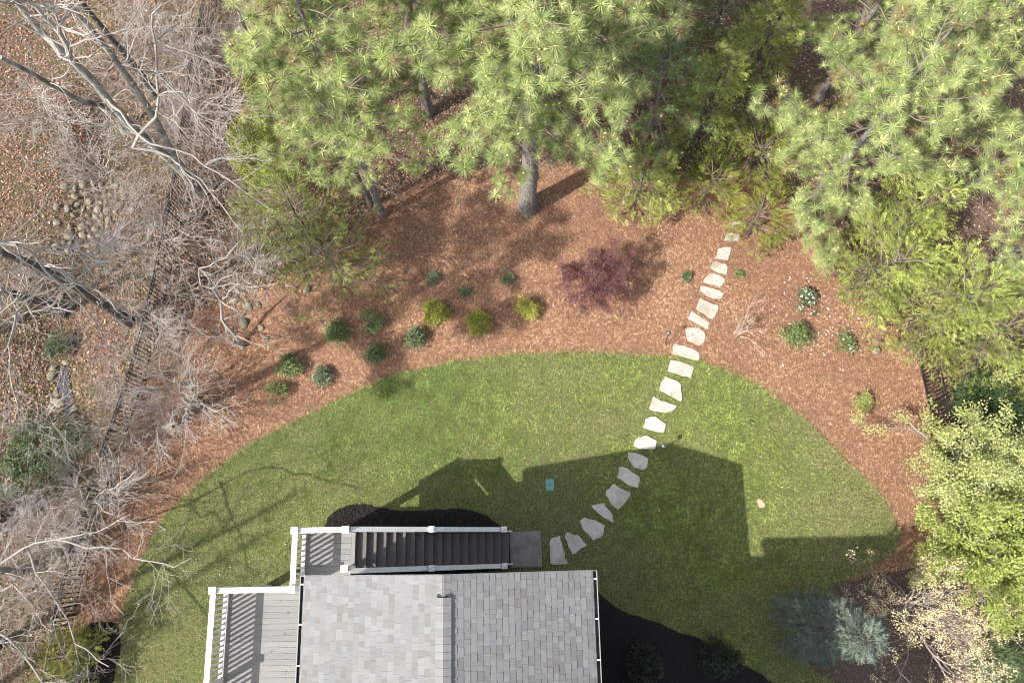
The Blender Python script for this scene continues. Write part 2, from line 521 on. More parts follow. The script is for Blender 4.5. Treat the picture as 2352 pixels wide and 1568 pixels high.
def build_house():
    h = hframe("house", "house with pale grey shingled gable roof beside the deck", "house")
    w = MB()
    # porch block under the gable, with a gable end wall
    x0, x1, y1, y0 = XL + .36, XR - 0.36, -0.34, -3.4
    w.box((x0, y0, 0), (x1, y1, 5.95))
    za = 5.951
    w.add([(x0, y1, za), (x1, y1, za), (HC, y1, RIDGE - 0.30), (x0, y0, za), (x1, y0, za), (HC, y0, RIDGE - 0.30)],
          tris=[(0, 2, 1), (3, 4, 5)], quads=[(0, 3, 5, 2), (1, 2, 5, 4)])
    # the main block to the south
    w.box((-1.9, -16.0, 0), (8.7, -3.9, 8.3))
    w.obj("wall", MT["siding"], h)
    # lap siding boards of the gable wall
    sb = MB()
    for k in range(34):
        z = 0.1 + k * 0.17
        sb.add([(x0 + .02, y1 + .028, z), (x1 - .02, y1 + .028, z), (x1 - .02, y1 + .006, z + .168), (x0 + .02, y1 + .006, z + .168)], quads=[(1, 0, 3, 2)])
    sb.obj("siding_boards", MT["siding"], h)
    # main roof: eave on the north, ridge running east-west
    m = MB()
    mz = 8.5
    for (xa, xb, yn) in ((-2.3, 5.2, -3.95), (5.2, 9.0, -3.42)):
        v = [(xa, yn, mz), (xb, yn, mz), (xb, -9.6, mz + 2.0), (xa, -9.6, mz + 2.0), (xb, -16, mz), (xa, -16, mz)]
        v += [(x, y, z - .22) for x, y, z in v]
        m.add(v, quads=[(0, 1, 2, 3), (3, 2, 4, 5), (6, 9, 8, 7), (9, 11, 10, 8), (0, 6, 7, 1), (5, 4, 10, 11), (1, 7, 8, 2), (2, 8, 10, 4), (3, 9, 6, 0), (5, 11, 9, 3)])
    m.obj("main_roof", M("main_roof_shingle", (0.3, 0.3, 0.3), 0.95, 0.2, 20), h)
    # porch roof: deck boards under the shingles with fascia and rake trim
    r = MB()
    yN, yS = -0.05, -9.0
    sl = math.tan(SLOPE)
    v = [(XL, yN, EAVE), (HC, yN, RIDGE), (XR, yN, EAVE), (XL, yS, EAVE), (HC, yS, RIDGE), (XR, yS, EAVE)]
    v = v + [(x, y, z - 0.14) for x, y, z in v]
    r.add(v, quads=[(0, 1, 4, 3), (1, 2, 5, 4), (0, 6, 7, 1), (1, 7, 8, 2), (6, 9, 10, 7), (7, 10, 11, 8), (0, 3, 9, 6), (2, 8, 11, 5)])
    roof = r.obj("roof", MT["sheathing"], h)
    t = MB()
    for s in (0, 1):
        xa = (XL - 0.01, HC)[s]; xb = (HC, XR + 0.01)[s]; za_ = (EAVE, RIDGE)[s]; zb_ = (RIDGE, EAVE)[s]
        t.bar((xa, yN + .012, za_ - .10), (xb, yN + .012, zb_ - .10), 0.02, 0.16)
    t.obj("rake_trim", MT["white"], h)

    # shingle tabs, laid course by course
    rng = np.random.default_rng(21)
    pal = np.array([(0.275, 0.274, 0.270), (0.30, 0.298, 0.294), (0.25, 0.247, 0.244), (0.268, 0.256, 0.246), (0.245, 0.230, 0.220), (0.315, 0.314, 0.312), (0.268, 0.275, 0.283), (0.29, 0.286, 0.281)]) * 0.56
    expo = 0.1455
    ncourse = int((HALF / math.cos(SLOPE)) / expo) + 1
    widths = (0.10, 0.145, 0.19, 0.25)
    meshes = {}

    def tab(wi, ci, thick):
        k = (wi, ci, thick)
        if k not in meshes:
            b = MB()
            hw = widths[wi] / 2 - 0.0012
            L = expo + 0.03
            v = [(0, -hw, thick), (0, hw, thick), (0, hw, 0), (0, -hw, 0), (-L, -hw, 0.003), (-L, hw, 0.003), (-L, hw, -0.003), (-L, -hw, -0.003)]
            b.add(v, quads=[(3, 2, 1, 0), (0, 1, 5, 4), (1, 2, 6, 5), (2, 3, 7, 6), (3, 0, 4, 7)], col=pal[ci])
            meshes[k] = b.mesh("shingle", MT["shingle"])
        return meshes[k]

    rest = MB()
    cand = []
    for side in (-1, 1):
        for c in range(ncourse):
            s = (c + 1) * expo                     # distance of the butt edge below the ridge
            s = min(s, HALF / math.cos(SLOPE) + 0.02)
            y = yN + 0.012
            raised = rng.random() < .5
            while y > -4.6:
                wi = rng.choice(4, p=(.2, .35, .3, .15))
                w_ = widths[wi]
                ci = int(rng.choice(8, p=(.24, .2, .14, .09, .05, .08, .08, .12)))
                th = 0.014 if raised else 0.008
                x = HC + side * s * math.cos(SLOPE); z = RIDGE - s * math.sin(SLOPE)
                cand.append((side, c, x, y - w_ / 2, z, wi, ci, th))
                y -= w_
                raised = not raised
    order = sorted(range(len(cand)), key=lambda i: -(cand[i][3]) * 1.0 + (0.0 if cand[i][0] > 0 else 0.9) + abs(cand[i][1] - 12) * 0.02)
    singles = set(order[:300])
    lift = 0.010
    for i, (side, c, x, y, z, wi, ci, th) in enumerate(cand):
        ay = SLOPE if side > 0 else -SLOPE
        R = Matrix.Translation((x, y, z)) @ Matrix.Rotation(0 if side > 0 else math.pi, 4, 'Z') @ Matrix.Rotation(SLOPE, 4, 'Y') @ Matrix.Translation((0, 0, lift))
        me = tab(wi, ci, th)
        if i in singles:
            link("shingle", me, roof, mat=R)
        else:
            n = len(me.vertices)
            co = np.empty(n * 3, np.float32); me.vertices.foreach_get("co", co)
            co = co.reshape(-1, 3) @ np.array(R.to_3x3()).T + np.array(R.translation)
            rest.add(co, quads=[(3, 2, 1, 0), (0, 1, 5, 4), (1, 2, 6, 5), (2, 3, 7, 6), (3, 0, 4, 7)], col=pal[ci])
    rest.obj("shingles", MT["shingle"], roof, kind="stuff")
    # ridge caps: a row of bent cap shingles on a raised vent
    y = yN + 0.01
    k = 0
    while y > -4.6:
        raisedv = y < -0.40
        hw = 0.165 if raisedv else 0.15
        up = 0.075 if raisedv else 0.018
        b = MB()
        dz = hw * math.tan(SLOPE)
        L = 0.165
        v = [(-hw, 0, up - dz + .008), (0, 0, up + .010), (hw, 0, up - dz + .008), (-hw, -L, up - dz - .0), (0, -L, up + .001), (hw, -L, up - dz - .0)]
        v += [(vx, vy, vz - 0.014) for vx, vy, vz in v]
        b.add(v, quads=[(1, 0, 3, 4), (2, 1, 4, 5), (0, 1, 7, 6), (1, 2, 8, 7), (0, 6, 9, 3), (2, 5, 11, 8), (4, 3, 9, 10), (5, 4, 10, 11)], col=pal[int(rng.choice((0, 1, 5, 7)))])
        b.obj("ridge_cap", MT["shingle"], roof, loc=(HC, y, RIDGE))
        y -= L - 0.012 if raisedv else 0.15
        k += 1
    # ridge vent core, coloured dark as the shadow gap under the caps
    vb = MB()
    for sd in (-1, 1):
        xa, xb = sorted((HC + sd * .02, HC + sd * .135))
        vb.box((xa, -4.6, RIDGE - .06), (xb, -0.43, RIDGE + .005))
    vb.obj("ridge_vent", MT["gutter_in"], roof)
    # gutters with brackets
    for side, x, m_ in ((-1, XL - 0.06, "gutter"), (1, XR + 0.06, "gutter")):
        g = MB()
        o = -side
        xi, xo = x - o * -0.055, x + o * -0.055
        ins, outs = (x + 0.055, x - 0.055) if side < 0 else (x - 0.055, x + 0.055)
        g.box((min(ins, outs), -9, EAVE - 0.16), (max(ins, outs), yN, EAVE - 0.145))
        g.box((outs - .006, -9, EAVE - 0.15), (outs + .006, yN, EAVE - 0.035))
        g.box((ins - .004, -9, EAVE - 0.15), (ins + .004, yN, EAVE - 0.05))
        g.box((min(ins, outs) - .006, yN, EAVE - 0.16), (max(ins, outs) + .006, yN + .012, EAVE - 0.035))
        lip = outs
        g.box((lip - .010, -9, EAVE - 0.038), (lip + .010, yN, EAVE - 0.030))
        gu = g.obj("gutter", MT["aluminium"], h)
        gi = MB().box((min(ins, outs) + .008, -8.9, EAVE - 0.144), (max(ins, outs) - .008, yN - .01, EAVE - 0.105))  # dark slab along the trough floor, gives the gutter its dark inside
        gi.obj("gutter_dark_fill", MT["gutter_in"], gu)
        yb = -0.22
        while yb > -5:
            MB().box((min(ins, outs) - .004, yb - .016, EAVE - 0.027), (max(ins, outs) + .004, yb + .016, EAVE - 0.016)).obj("bracket", MT["white"], gu)
            yb -= 0.86
    # porch posts under the roof corners (seen from beside)
    for x in (XL + .45, 2.3, 4.5, XR - .45):
        MB().box((x - .09, -0.335, 3.42), (x + .09, -0.30, 5.94)).obj("corner_board", MT["white"], h)
    return h


build_house()

# ------------------------------------------------------------------ deck and staircase (house frame)
DZ = 3.40
RT = DZ + 1.03


def build_deck():
    d = hframe("deck", "raised grey board deck with white railing along the house", "deck")
    rng = np.random.default_rng(5)
    # boards of the lower wing
    y = -0.42
    while y > -4.4:
        b = MB().box((0, -0.1365, -0.025), (2.98, 0, 0), col=np.array(W1) * rng.uniform(.9, 1.08))
        b.obj("deck_board", MT["board"], d, loc=(-2.52, y, DZ))
        y -= 0.1425
    y = 0.985
    while y > -0.40:
        w_ = min(0.1365, y + 0.415)
        if w_ < 0.03:
            break
        xe = 0.60
        b = MB().box((0, -w_, -0.025), (xe + 0.58, 0, 0), col=np.array(W1) * rng.uniform(.9, 1.08))
        b.obj("deck_board", MT["board"], d, loc=(-0.58, y, DZ))
        y -= 0.1425
    MB().box((0.604, -0.02, DZ - .028), (0.70, 0.985, DZ + .002), col=W1).obj("edge_board", MT["board"], d)
    # joists and rim
    j = MB()
    for x in (-2.2, -1.6, -1.0, -0.35, 0.1):
        j.box((x - .02, -4.4, DZ - .25), (x + .02, -0.45 if x < -.6 else 0.95, DZ - .03))
    j.obj("joist", MT["dark"], d)
    rim = MB()
    rim.box((-2.62, -4.4, DZ - .30), (-2.53, -0.36, DZ - .005))
    rim.box((-2.53, -0.415, DZ - .30), (-0.60, -0.365, DZ - .005))
    rim.box((-0.66, -0.36, DZ - .30), (-0.59, 1.05, DZ - .005))
    rim.box((-0.59, 0.995, DZ - .30), (0.68, 1.05, DZ - .005))
    rim.obj("rim_board", MT["white"], d)
    for x, y in ((-2.5, -0.5), (-2.5, -3.6), (-0.55, 0.9), (-0.5, -0.5), (0.6, 0.9)):
        MB().box((x - .09, y - .09, 0), (x + .09, y + .09, DZ - .3)).obj("support_post", MT["white"], d)

    # railing
    def post(x, y):
        p = MB().box((-.065, -.065, -.3), (.065, .065, RT - DZ + .04)).obj("post", MT["white"], d, loc=(x, y, DZ))
        c = MB()
        c.box((-.088, -.088, RT - DZ + .045), (.088, .088, RT - DZ + .085))
        zt = RT - DZ + .0855
        c.add([(-.08, -.08, zt), (.08, -.08, zt), (.08, .08, zt), (-.08, .08, zt), (0, 0, zt + .03)], tris=[(0, 1, 4), (1, 2, 4), (2, 3, 4), (3, 0, 4)])
        c.obj("post_cap", MT["white"], p)

    XW, YN1, XM = -2.575, -0.39, -0.625
    YN2, XE = 1.02, 0.655
    for x, y in ((XW, YN1), (XW, -2.62), (XM, YN1), (XM, YN2), (XE, YN2), (XE, 0.07)):
        post(x, y)
    runs = [((XW, -4.4), (XW, -2.62)), ((XW, -2.62), (XW, YN1)), ((XW, YN1), (XM, YN1)), ((XM, YN1), (XM, YN2)), ((XM, YN2), (XE, YN2))]
    bal = MB().box((-.024, -.024, 0.0), (.024, .024, 0.86)).mesh("baluster", MT["white"])
    for a, b in runs:
        a3, b3 = np.array([*a, 0]), np.array([*b, 0])
        L = np.linalg.norm(b3 - a3); dd = (b3 - a3) / L
        p0, p1 = a3 + dd * .066, b3 - dd * .066
        up = np.array([0, 0, 1.0])
        MB().bar(p0 + up * (RT - .02), p1 + up * (RT - .02), 0.135, 0.035).obj("top_rail", MT["white"], d)
        MB().bar(p0 + up * (RT - .085), p1 + up * (RT - .085), 0.05, 0.09).obj("sub_rail", MT["white"], d)
        MB().bar(p0 + up * (DZ + .10), p1 + up * (DZ + .10), 0.09, 0.05).obj("bottom_rail", MT["white"], d)
        n = max(1, int(L / 0.13))
        for k in range(n):
            p = a3 + dd * L * (k + 0.5) / n
            link("baluster", bal, d, loc=(p[0], p[1], DZ + .10))

    # staircase
    s = hframe("staircase", "long straight wooden staircase with white railings descending from the deck", "staircase")
    NT = 17
    run = (4.70 - 0.70) / NT
    rise = DZ / (NT + 1)
    trd = MB().box((0, 0, -.03), (run + .025, 0.90, 0)).mesh("tread", MT["tread"])
    rsr = MB().box((0, 0, 0), (.02, 0.90, rise - .032)).mesh("riser", MT["dark"])
    for k in range(NT):
        z = DZ - rise * (k + 1)
        link("tread", trd, s, loc=(0.70 + run * k, 0.075, z))
        link("riser", rsr, s, loc=(0.70 + run * k + .0, 0.075, z + .001))
    link("riser", rsr, s, loc=(0.70 + run * NT, 0.075, .0))
    for y in (0.045, 1.005):
        st = MB()
        a = (0.62, y, DZ - .18); b = (4.75, y, -0.0)
        st.bar((0.70, y, DZ - rise - .02), (4.74, y, 0.06), 0.045, 0.32)
        st.obj("stringer", MT["white"], s)
    yN_, yS_ = 1.035, 0.015

    def zline(x):
        return DZ - (x - 0.70) / run * rise

    for y in (yN_, yS_):
        for x in (2.66, 4.60):
            zt = zline(x) + 0.98
            p = MB().box((-.06, -.06, -(zt - max(zline(x) - .35, 0.0))), (.06, .06, 0.05)).obj("post", MT["white"], s, loc=(x, y, zt))
            c = MB().box((-.082, -.082, .055), (.082, .082, .095))
            c.add([(-.075, -.075, .0955), (.075, -.075, .0955), (.075, .075, .0955), (-.075, .075, .0955), (0, 0, .125)], tris=[(0, 1, 4), (1, 2, 4), (2, 3, 4), (3, 0, 4)])
            c.obj("post_cap", MT["white"], p)
        for xa, xb in ((0.745, 2.595), (2.725, 4.535)):
            MB().bar((xa, y, zline(xa) + .93), (xb, y, zline(xb) + .93), 0.125, 0.035).obj("top_rail", MT["white"], s)
            MB().bar((xa, y, zline(xa) + .865), (xb, y, zline(xb) + .865), 0.05, 0.09).obj("sub_rail", MT["white"], s)
            MB().bar((xa, y, zline(xa) + .13), (xb, y, zline(xb) + .13), 0.06, 0.05).obj("bottom_rail", MT["white"], s)
            n = int((xb - xa) / 0.118)
            bl = MB().box((-.023, -.023, 0), (.023, .023, .73)).mesh("baluster", MT["white"])
            for k in range(n):
                x = xa + (xb - xa) * (k + .5) / n
                link("baluster", bl, s, loc=(x, y, zline(x) + .13))
    # landing pad
    pad = MB()
    pad.box((4.745, -0.06, 0.0), (5.72, 1.0, 0.085))
    pd = pad.obj("concrete_pad", MT["concrete"], None, loc=(HX, HY, 0), rot=(0, 0, HROT), label="square concrete pad at the foot of the staircase", cat="concrete pad")
    bv = pd.modifiers.new("bevel", 'BEVEL'); bv.width = 0.012; bv.segments = 2


build_deck()
# ------------------------------------------------------------------ stepping stones
A5, A6, A4 = (825, 550), (1650, 550), (825, 1100)
STONES = [
    ([(1676, 503), (1702, 505), (1700, 522), (1675, 522)], None),
    ([(1668, 535), (1700, 538), (1700, 553), (1665, 552)], None),
    ([(1650, 569), (1681, 567), (1672, 598), (1645, 592)], None),
    ([(255, 235), (295, 250), (350, 275), (345, 330), (290, 320), (232, 290)], A6),
    ([(225, 325), (280, 330), (320, 350), (333, 375), (320, 415), (270, 405), (182, 380)], A6),
    ([(165, 405), (230, 420), (290, 440), (325, 455), (315, 490), (280, 497), (220, 480), (170, 440)], A6),
    ([(165, 490), (215, 520), (290, 540), (280, 590), (250, 633), (205, 605), (135, 565)], A6),
    ([(105, 575), (150, 600), (180, 630), (230, 660), (220, 697), (160, 670), (85, 625)], A6),
    ([(70, 685), (150, 695), (200, 725), (200, 775), (165, 815), (120, 795), (80, 775), (65, 720)], A6),
    ([(-15, 800), (55, 812), (95, 828), (163, 858), (158, 915), (75, 893), (-32, 864)], A6),
    ([(1540, 826), (1566, 831), (1595, 842), (1592, 852), (1588, 868), (1533, 853)], None),
    ([(2205, 1020), (2260, 1037), (2310, 1060), (2325, 1175), (2320, 1187), (2240, 1150), (2165, 1110)], A5),
    ([(2125, 1157), (2205, 1190), (2290, 1220), (2265, 1250), (2220, 1265), (2100, 1245)], A5),
    ([(2085, 1290), (2140, 1290), (2175, 1315), (2215, 1340), (2200, 1395), (2160, 1400), (2058, 1367)], A5),
    ([(2020, 1425), (2090, 1420), (2153, 1455), (2145, 1512), (2050, 1510), (1993, 1490)], A5),
    ([(1960, 5), (2010, 15), (2098, 50), (2085, 110), (2060, 132), (2000, 110), (1955, 50)], A4),
    ([(1895, 107), (1950, 115), (2000, 150), (2038, 180), (2033, 252), (1970, 235), (1888, 185)], A4),
    ([(1860, 220), (1920, 255), (1985, 285), (1930, 360), (1892, 403), (1840, 345), (1805, 300), (1815, 265)], A4),
    ([(1705, 365), (1790, 355), (1850, 425), (1865, 490), (1800, 455), (1735, 405)], A4),
    ([(1660, 447), (1720, 460), (1800, 500), (1795, 570), (1720, 605), (1705, 575), (1665, 540), (1632, 480)], A4),
    ([(1545, 548), (1590, 565), (1620, 565), (1685, 635), (1585, 700), (1555, 640), (1530, 575)], A4),
    ([(1500, 570), (1530, 690), (1550, 768), (1435, 770), (1428, 620), (1440, 590)], A4),
]
STONE_LABELS = [
    "small flagstone mostly hidden under cedar, topmost of the path", "small flagstone under cedar sprays, second from the top of the path",
    "flagstone half under cedar sprays where the path comes into the open", "five sided flagstone in straw just below the cedar overhang",
    "pale rounded flagstone in straw, fifth stone from the top of the path", "flat oval flagstone in straw level with the small dark shrub",
    "large flagstone in straw with one pointed lower corner", "long worn flagstone in straw where the path light's shadow ends",
    "hexagonal flagstone in straw beside the leaning path light", "long narrow flagstone lying on the edge of straw and lawn",
    "first flagstone inside the lawn, a wide four sided slab", "tapering flagstone in sunny lawn with a narrow point at its lower right",
    "flagstone in sunny lawn with pointed right end", "chunky flagstone in sunny lawn above the path light with silver cap",
    "rounded flagstone in lawn at the edge of the gable's shadow", "first flagstone wholly inside the gable's shadow",
    "shaded flagstone with slanting top, second inside the gable's shadow", "big kite shaped flagstone in shaded lawn",
    "slim wedge shaped flagstone in shaded lawn", "broad notched flagstone in shaded lawn, third from the concrete pad",
    "fan shaped flagstone in shade, second from the concrete pad", "tall upright flagstone next to the concrete pad at the path's end"]


def rough_outline(pl, seed, step=0.09, amp=0.012):
    rng = np.random.default_rng(seed)
    out = []
    n = len(pl)
    for i in range(n):
        a, b = np.array(pl[i]), np.array(pl[(i + 1) % n])
        m = max(2, int(np.linalg.norm(b - a) / step))
        for k in range(m):
            p = a + (b - a) * (k + (0.18 if k == 0 else 0)) / m
            out.append(p + rng.normal(0, amp, 2))
    return np.array(out)


STONE_POLYS = []
for i, (pts, off) in enumerate(STONES):
    uv = pts if off is None else crop(*off, pts)
    pl = rough_outline(P_arr(uv, 0.05), i)
    STONE_POLYS.append(pl)
    c = pl.mean(0)
    inlawn = inside(c[0:1], c[1:2], LAWN)[0]
    zt = 0.085 if inlawn else 0.055
    n = len(pl)
    top = c + (pl - c) * 0.965
    v = np.concatenate([np.c_[pl - c, np.full(n, -0.08)], np.c_[pl - c, np.full(n, -0.012)], np.c_[top - c, np.zeros(n)]])
    f = [[k + j * n, (k + 1) % n + j * n, (k + 1) % n + (j + 1) * n, k + (j + 1) * n] for j in (0, 1) for k in range(n)] + [[k + 2 * n for k in range(n)]]
    ar = np.sum(pl[:, 0] * np.roll(pl[:, 1], -1) - np.roll(pl[:, 0], -1) * pl[:, 1])
    if ar < 0:
        f = [g[::-1] for g in f]
    me = bpy.data.meshes.new("stepping_stone")
    me.from_pydata([tuple(map(float, p)) for p in v], [], f)
    me.materials.append(MT["flagstone"])
    at = me.attributes.new("tint", 'FLOAT_COLOR', 'POINT')
    link("stepping_stone", me, None, STONE_LABELS[i], "stepping stone", "flagstones of the garden path", loc=(c[0], c[1], zt))

# ------------------------------------------------------------------ scattered ground cover
def rand_in(poly, n, rng):
    lo = poly.min(0); hi = poly.max(0)
    p = rng.uniform(lo, hi, (n, 2))
    return p[inside(p[:, 0], p[:, 1], poly)]


def clear_of(p, polys):
    ok = np.ones(len(p), bool)
    for q in polys:
        lo, hi = q.min(0), q.max(0)
        m = (p[:, 0] > lo[0]) & (p[:, 0] < hi[0]) & (p[:, 1] > lo[1]) & (p[:, 1] < hi[1])
        idx = np.where(m & ok)[0]
        ok[idx[inside(p[idx, 0], p[idx, 1], q)]] = False
    return p[ok]


STONE_SHRUNK = [q.mean(0) + (q - q.mean(0)) * .93 for q in STONE_POLYS]
PADP = np.array([(HX + 4.72, HY + 0.02), (HX + 5.73, HY + 0.04), (HX + 5.71, HY + 1.11), (HX + 4.70, HY + 1.09)])
VALVE = P_arr(crop(*A4, [(1397, 190), (1455, 185), (1463, 265), (1408, 275)]), 0.04)
SPOT = smooth_outline(P_arr([(1737, 1148), (1748, 1147), (1756, 1158), (1753, 1167), (1742, 1163)]), 0.05, 0.01, 4)


def build_grass():
    rng = np.random.default_rng(31)
    p = rand_in(LAWN, 500000, rng)
    e = LAWN[rng.integers(0, len(LAWN), 9000)] + rng.normal(0, .075, (9000, 2))      # tufts straying over the edge
    p = np.concatenate([p, e + rng.uniform(-.1, .1, e.shape)])
    p = p[p[:, 1] > -5.6]
    hs = (p[:, 0] > HX + .2) & (p[:, 0] < HX + 6.4) & (p[:, 1] < HY - .6)
    p = p[~hs]
    p = clear_of(p, STONE_SHRUNK + [BED_N, BED_E, BED_W, PADP, VALVE, SPOT])
    n = len(p)
    x, y = p[:, 0], p[:, 1]
    big = vnoise(x, y, 2.6, 3) * .6 + vnoise(x, y, 0.9, 4) * .4
    fine = vnoise(x, y, 0.28, 5)
    thin = np.clip(1.15 - 0.9 * np.maximum(0, big - .55) * 2, 0.35, 1)
    keep = rng.random(n) < thin * 0.95
    p, x, y, big, fine = p[keep], x[keep], y[keep], big[keep], fine[keep]
    n = len(p)
    green = np.array([0.078, 0.158, 0.027]); lime = np.array([0.185, 0.255, 0.046]); tan = np.array([0.28, 0.255, 0.125])
    lush = vnoise(x, y, 3.3, 6) * .7 + .3 * vnoise(x, y, 1.1, 2) + .12 * np.clip(x / 8, -1, 1)
    # the west and east ends of the lawn are drier; more tan blades in the south-east
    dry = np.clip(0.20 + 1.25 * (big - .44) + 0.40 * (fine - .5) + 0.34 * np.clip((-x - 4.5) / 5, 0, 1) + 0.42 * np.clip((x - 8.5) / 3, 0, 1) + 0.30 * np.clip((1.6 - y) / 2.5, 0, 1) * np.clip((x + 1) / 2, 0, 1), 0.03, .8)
    m = np.clip((lush - .5) * 2.4 + .5, 0, 1)
    grain = vnoise(x, y, 0.085, 1) * .6 + vnoise(x + 31, y, 0.045, 7) * .4
    col = (green * (1 - m[:, None]) + lime * m[:, None]) * 1.22
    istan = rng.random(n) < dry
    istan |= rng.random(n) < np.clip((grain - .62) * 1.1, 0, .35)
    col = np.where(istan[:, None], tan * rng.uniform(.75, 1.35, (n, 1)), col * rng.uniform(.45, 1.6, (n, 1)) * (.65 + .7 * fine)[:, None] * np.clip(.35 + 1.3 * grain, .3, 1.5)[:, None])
    L = rng.uniform(.03, .08, n) * (.7 + .7 * grain); w = rng.uniform(.005, .010, n)
    a = rng.uniform(0, 2 * math.pi, n); lean = rng.uniform(.3, 1.6, n)
    d = np.c_[np.cos(a) * np.sin(lean), np.sin(a) * np.sin(lean), np.cos(lean) + .12]
    s = np.c_[-np.sin(a), np.cos(a), np.zeros(n)] * w[:, None]
    b = np.c_[p, np.full(n, .033)]
    v = np.stack([b - s, b + s, b + d * L[:, None]], 1).reshape(-1, 3)
    t = np.arange(n * 3).reshape(-1, 3)
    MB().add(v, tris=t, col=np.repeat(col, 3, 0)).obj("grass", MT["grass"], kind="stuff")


def build_straw():
    rng = np.random.default_rng(32)
    lo, hi = STRAW.min(0) - 1, STRAW.max(0) + 1
    p = rng.uniform(lo, hi, (385000, 2))
    ins = inside(p[:, 0], p[:, 1], STRAW)
    # straw drifts a little past the edge of the bed
    sh = p + rng.normal(0, .22, p.shape)
    ins |= inside(sh[:, 0], sh[:, 1], STRAW)
    sh = p + rng.normal(0, .07, p.shape)
    p = p[ins & ~inside(sh[:, 0], sh[:, 1], LAWN)]
    p = clear_of(p, STONE_SHRUNK + [BED_W, BROWN])
    # stray needles lying on the flagstones
    q = np.concatenate([rand_in(k, 70, rng) for k in STONE_POLYS[:12]])
    nstray = len(q)
    p = np.concatenate([p, q])
    n = len(p)
    pal = np.array([(.41, .245, .14), (.47, .305, .19), (.34, .185, .10), (.22, .105, .055), (.53, .385, .26), (.12, .062, .037)])
    col = pal[rng.choice(6, n, p=(.28, .2, .2, .14, .1, .08))] * rng.uniform(.8, 1.15, (n, 1))
    patch = vnoise(p[:, 0], p[:, 1], 1.1, 7)
    col = col * (0.62 + .62 * (patch * .6 + .4 * vnoise(p[:, 0], p[:, 1], 3.4, 5)))[:, None] * np.clip(.55 + 1.0 * vnoise(p[:, 0], p[:, 1], .07, 4), .5, 1.4)[:, None]
    L = rng.uniform(.07, .15, n); w = rng.uniform(.004, .007, n)
    fl = vnoise(p[:, 0], p[:, 1], .5, 0) * 6
    a = fl + rng.normal(0, 1.1, n)
    ti = rng.normal(0, .16, n)
    z = rng.uniform(.010, .05, n)
    z = np.where(inside(p[:, 0], p[:, 1], LAWN), z + .04, z)
    z[n - nstray:] = rng.uniform(.06, .075, nstray) + np.where(inside(p[n - nstray:, 0], p[n - nstray:, 1], LAWN), .03, 0)
    d = np.c_[np.cos(a) * np.cos(ti), np.sin(a) * np.cos(ti), np.abs(np.sin(ti)) * .8] * L[:, None]
    s = np.c_[-np.sin(a), np.cos(a), rng.normal(0, .4, n)] * w[:, None]
    b = np.c_[p, z] - d * np.array([.5, .5, 0])
    bend = np.c_[-np.sin(a), np.cos(a), np.zeros(n)] * (L * rng.normal(0, .08, n))[:, None]
    v = np.stack([b, b + d * .5 + bend + s, b + d * .5 + bend - s, b + d], 1).reshape(-1, 3)
    k = (np.arange(n) * 4)[:, None, None]
    t = (k + np.array([(0, 1, 2), (2, 1, 3)])[None]).reshape(-1, 3)
    MB().add(v, tris=t, col=np.repeat(col, 4, 0)).obj("pine_straw", MT["straw"], kind="stuff")


# small leaf templates: midrib along +Y, lying in the XY plane, slightly cupped
LEAF = (np.array([(0, -.5, 0), (.26, -.05, .07), (0, .5, 0), (-.26, -.05, .07)]), np.array([(0, 1, 2), (0, 2, 3)]))
OAK = (np.array([(0, -.5, 0), (.30, -.22, .10), (.30, .22, .05), (0, .5, .06), (-.26, .05, .11)]), np.array([(0, 1, 2), (0, 2, 3), (0, 3, 4)]))
CURL = (np.array([(0, -.5, .02), (.22, .05, .24), (0, .5, .02), (-.2, -.05, .20)]), np.array([(0, 1, 2), (0, 2, 3)]))


def leaf_stamp(mb, n, pos, rng, pal, probs, smin, smax, tilt=.45, dark=None):
    nrm = rng.normal(0, tilt, (n, 3)); nrm[:, 2] = 1
    kind = rng.choice(3, n, p=(.45, .25, .3))
    col = pal[rng.choice(len(pal), n, p=probs)] * rng.uniform(.75, 1.2, (n, 1))
    s = rng.uniform(smin, smax, n)
    for k, tp in enumerate((LEAF, OAK, CURL)):
        m = kind == k
        mb.stamp(*tp, pos[m], nrm[m], s[m], col[m], rng=rng)


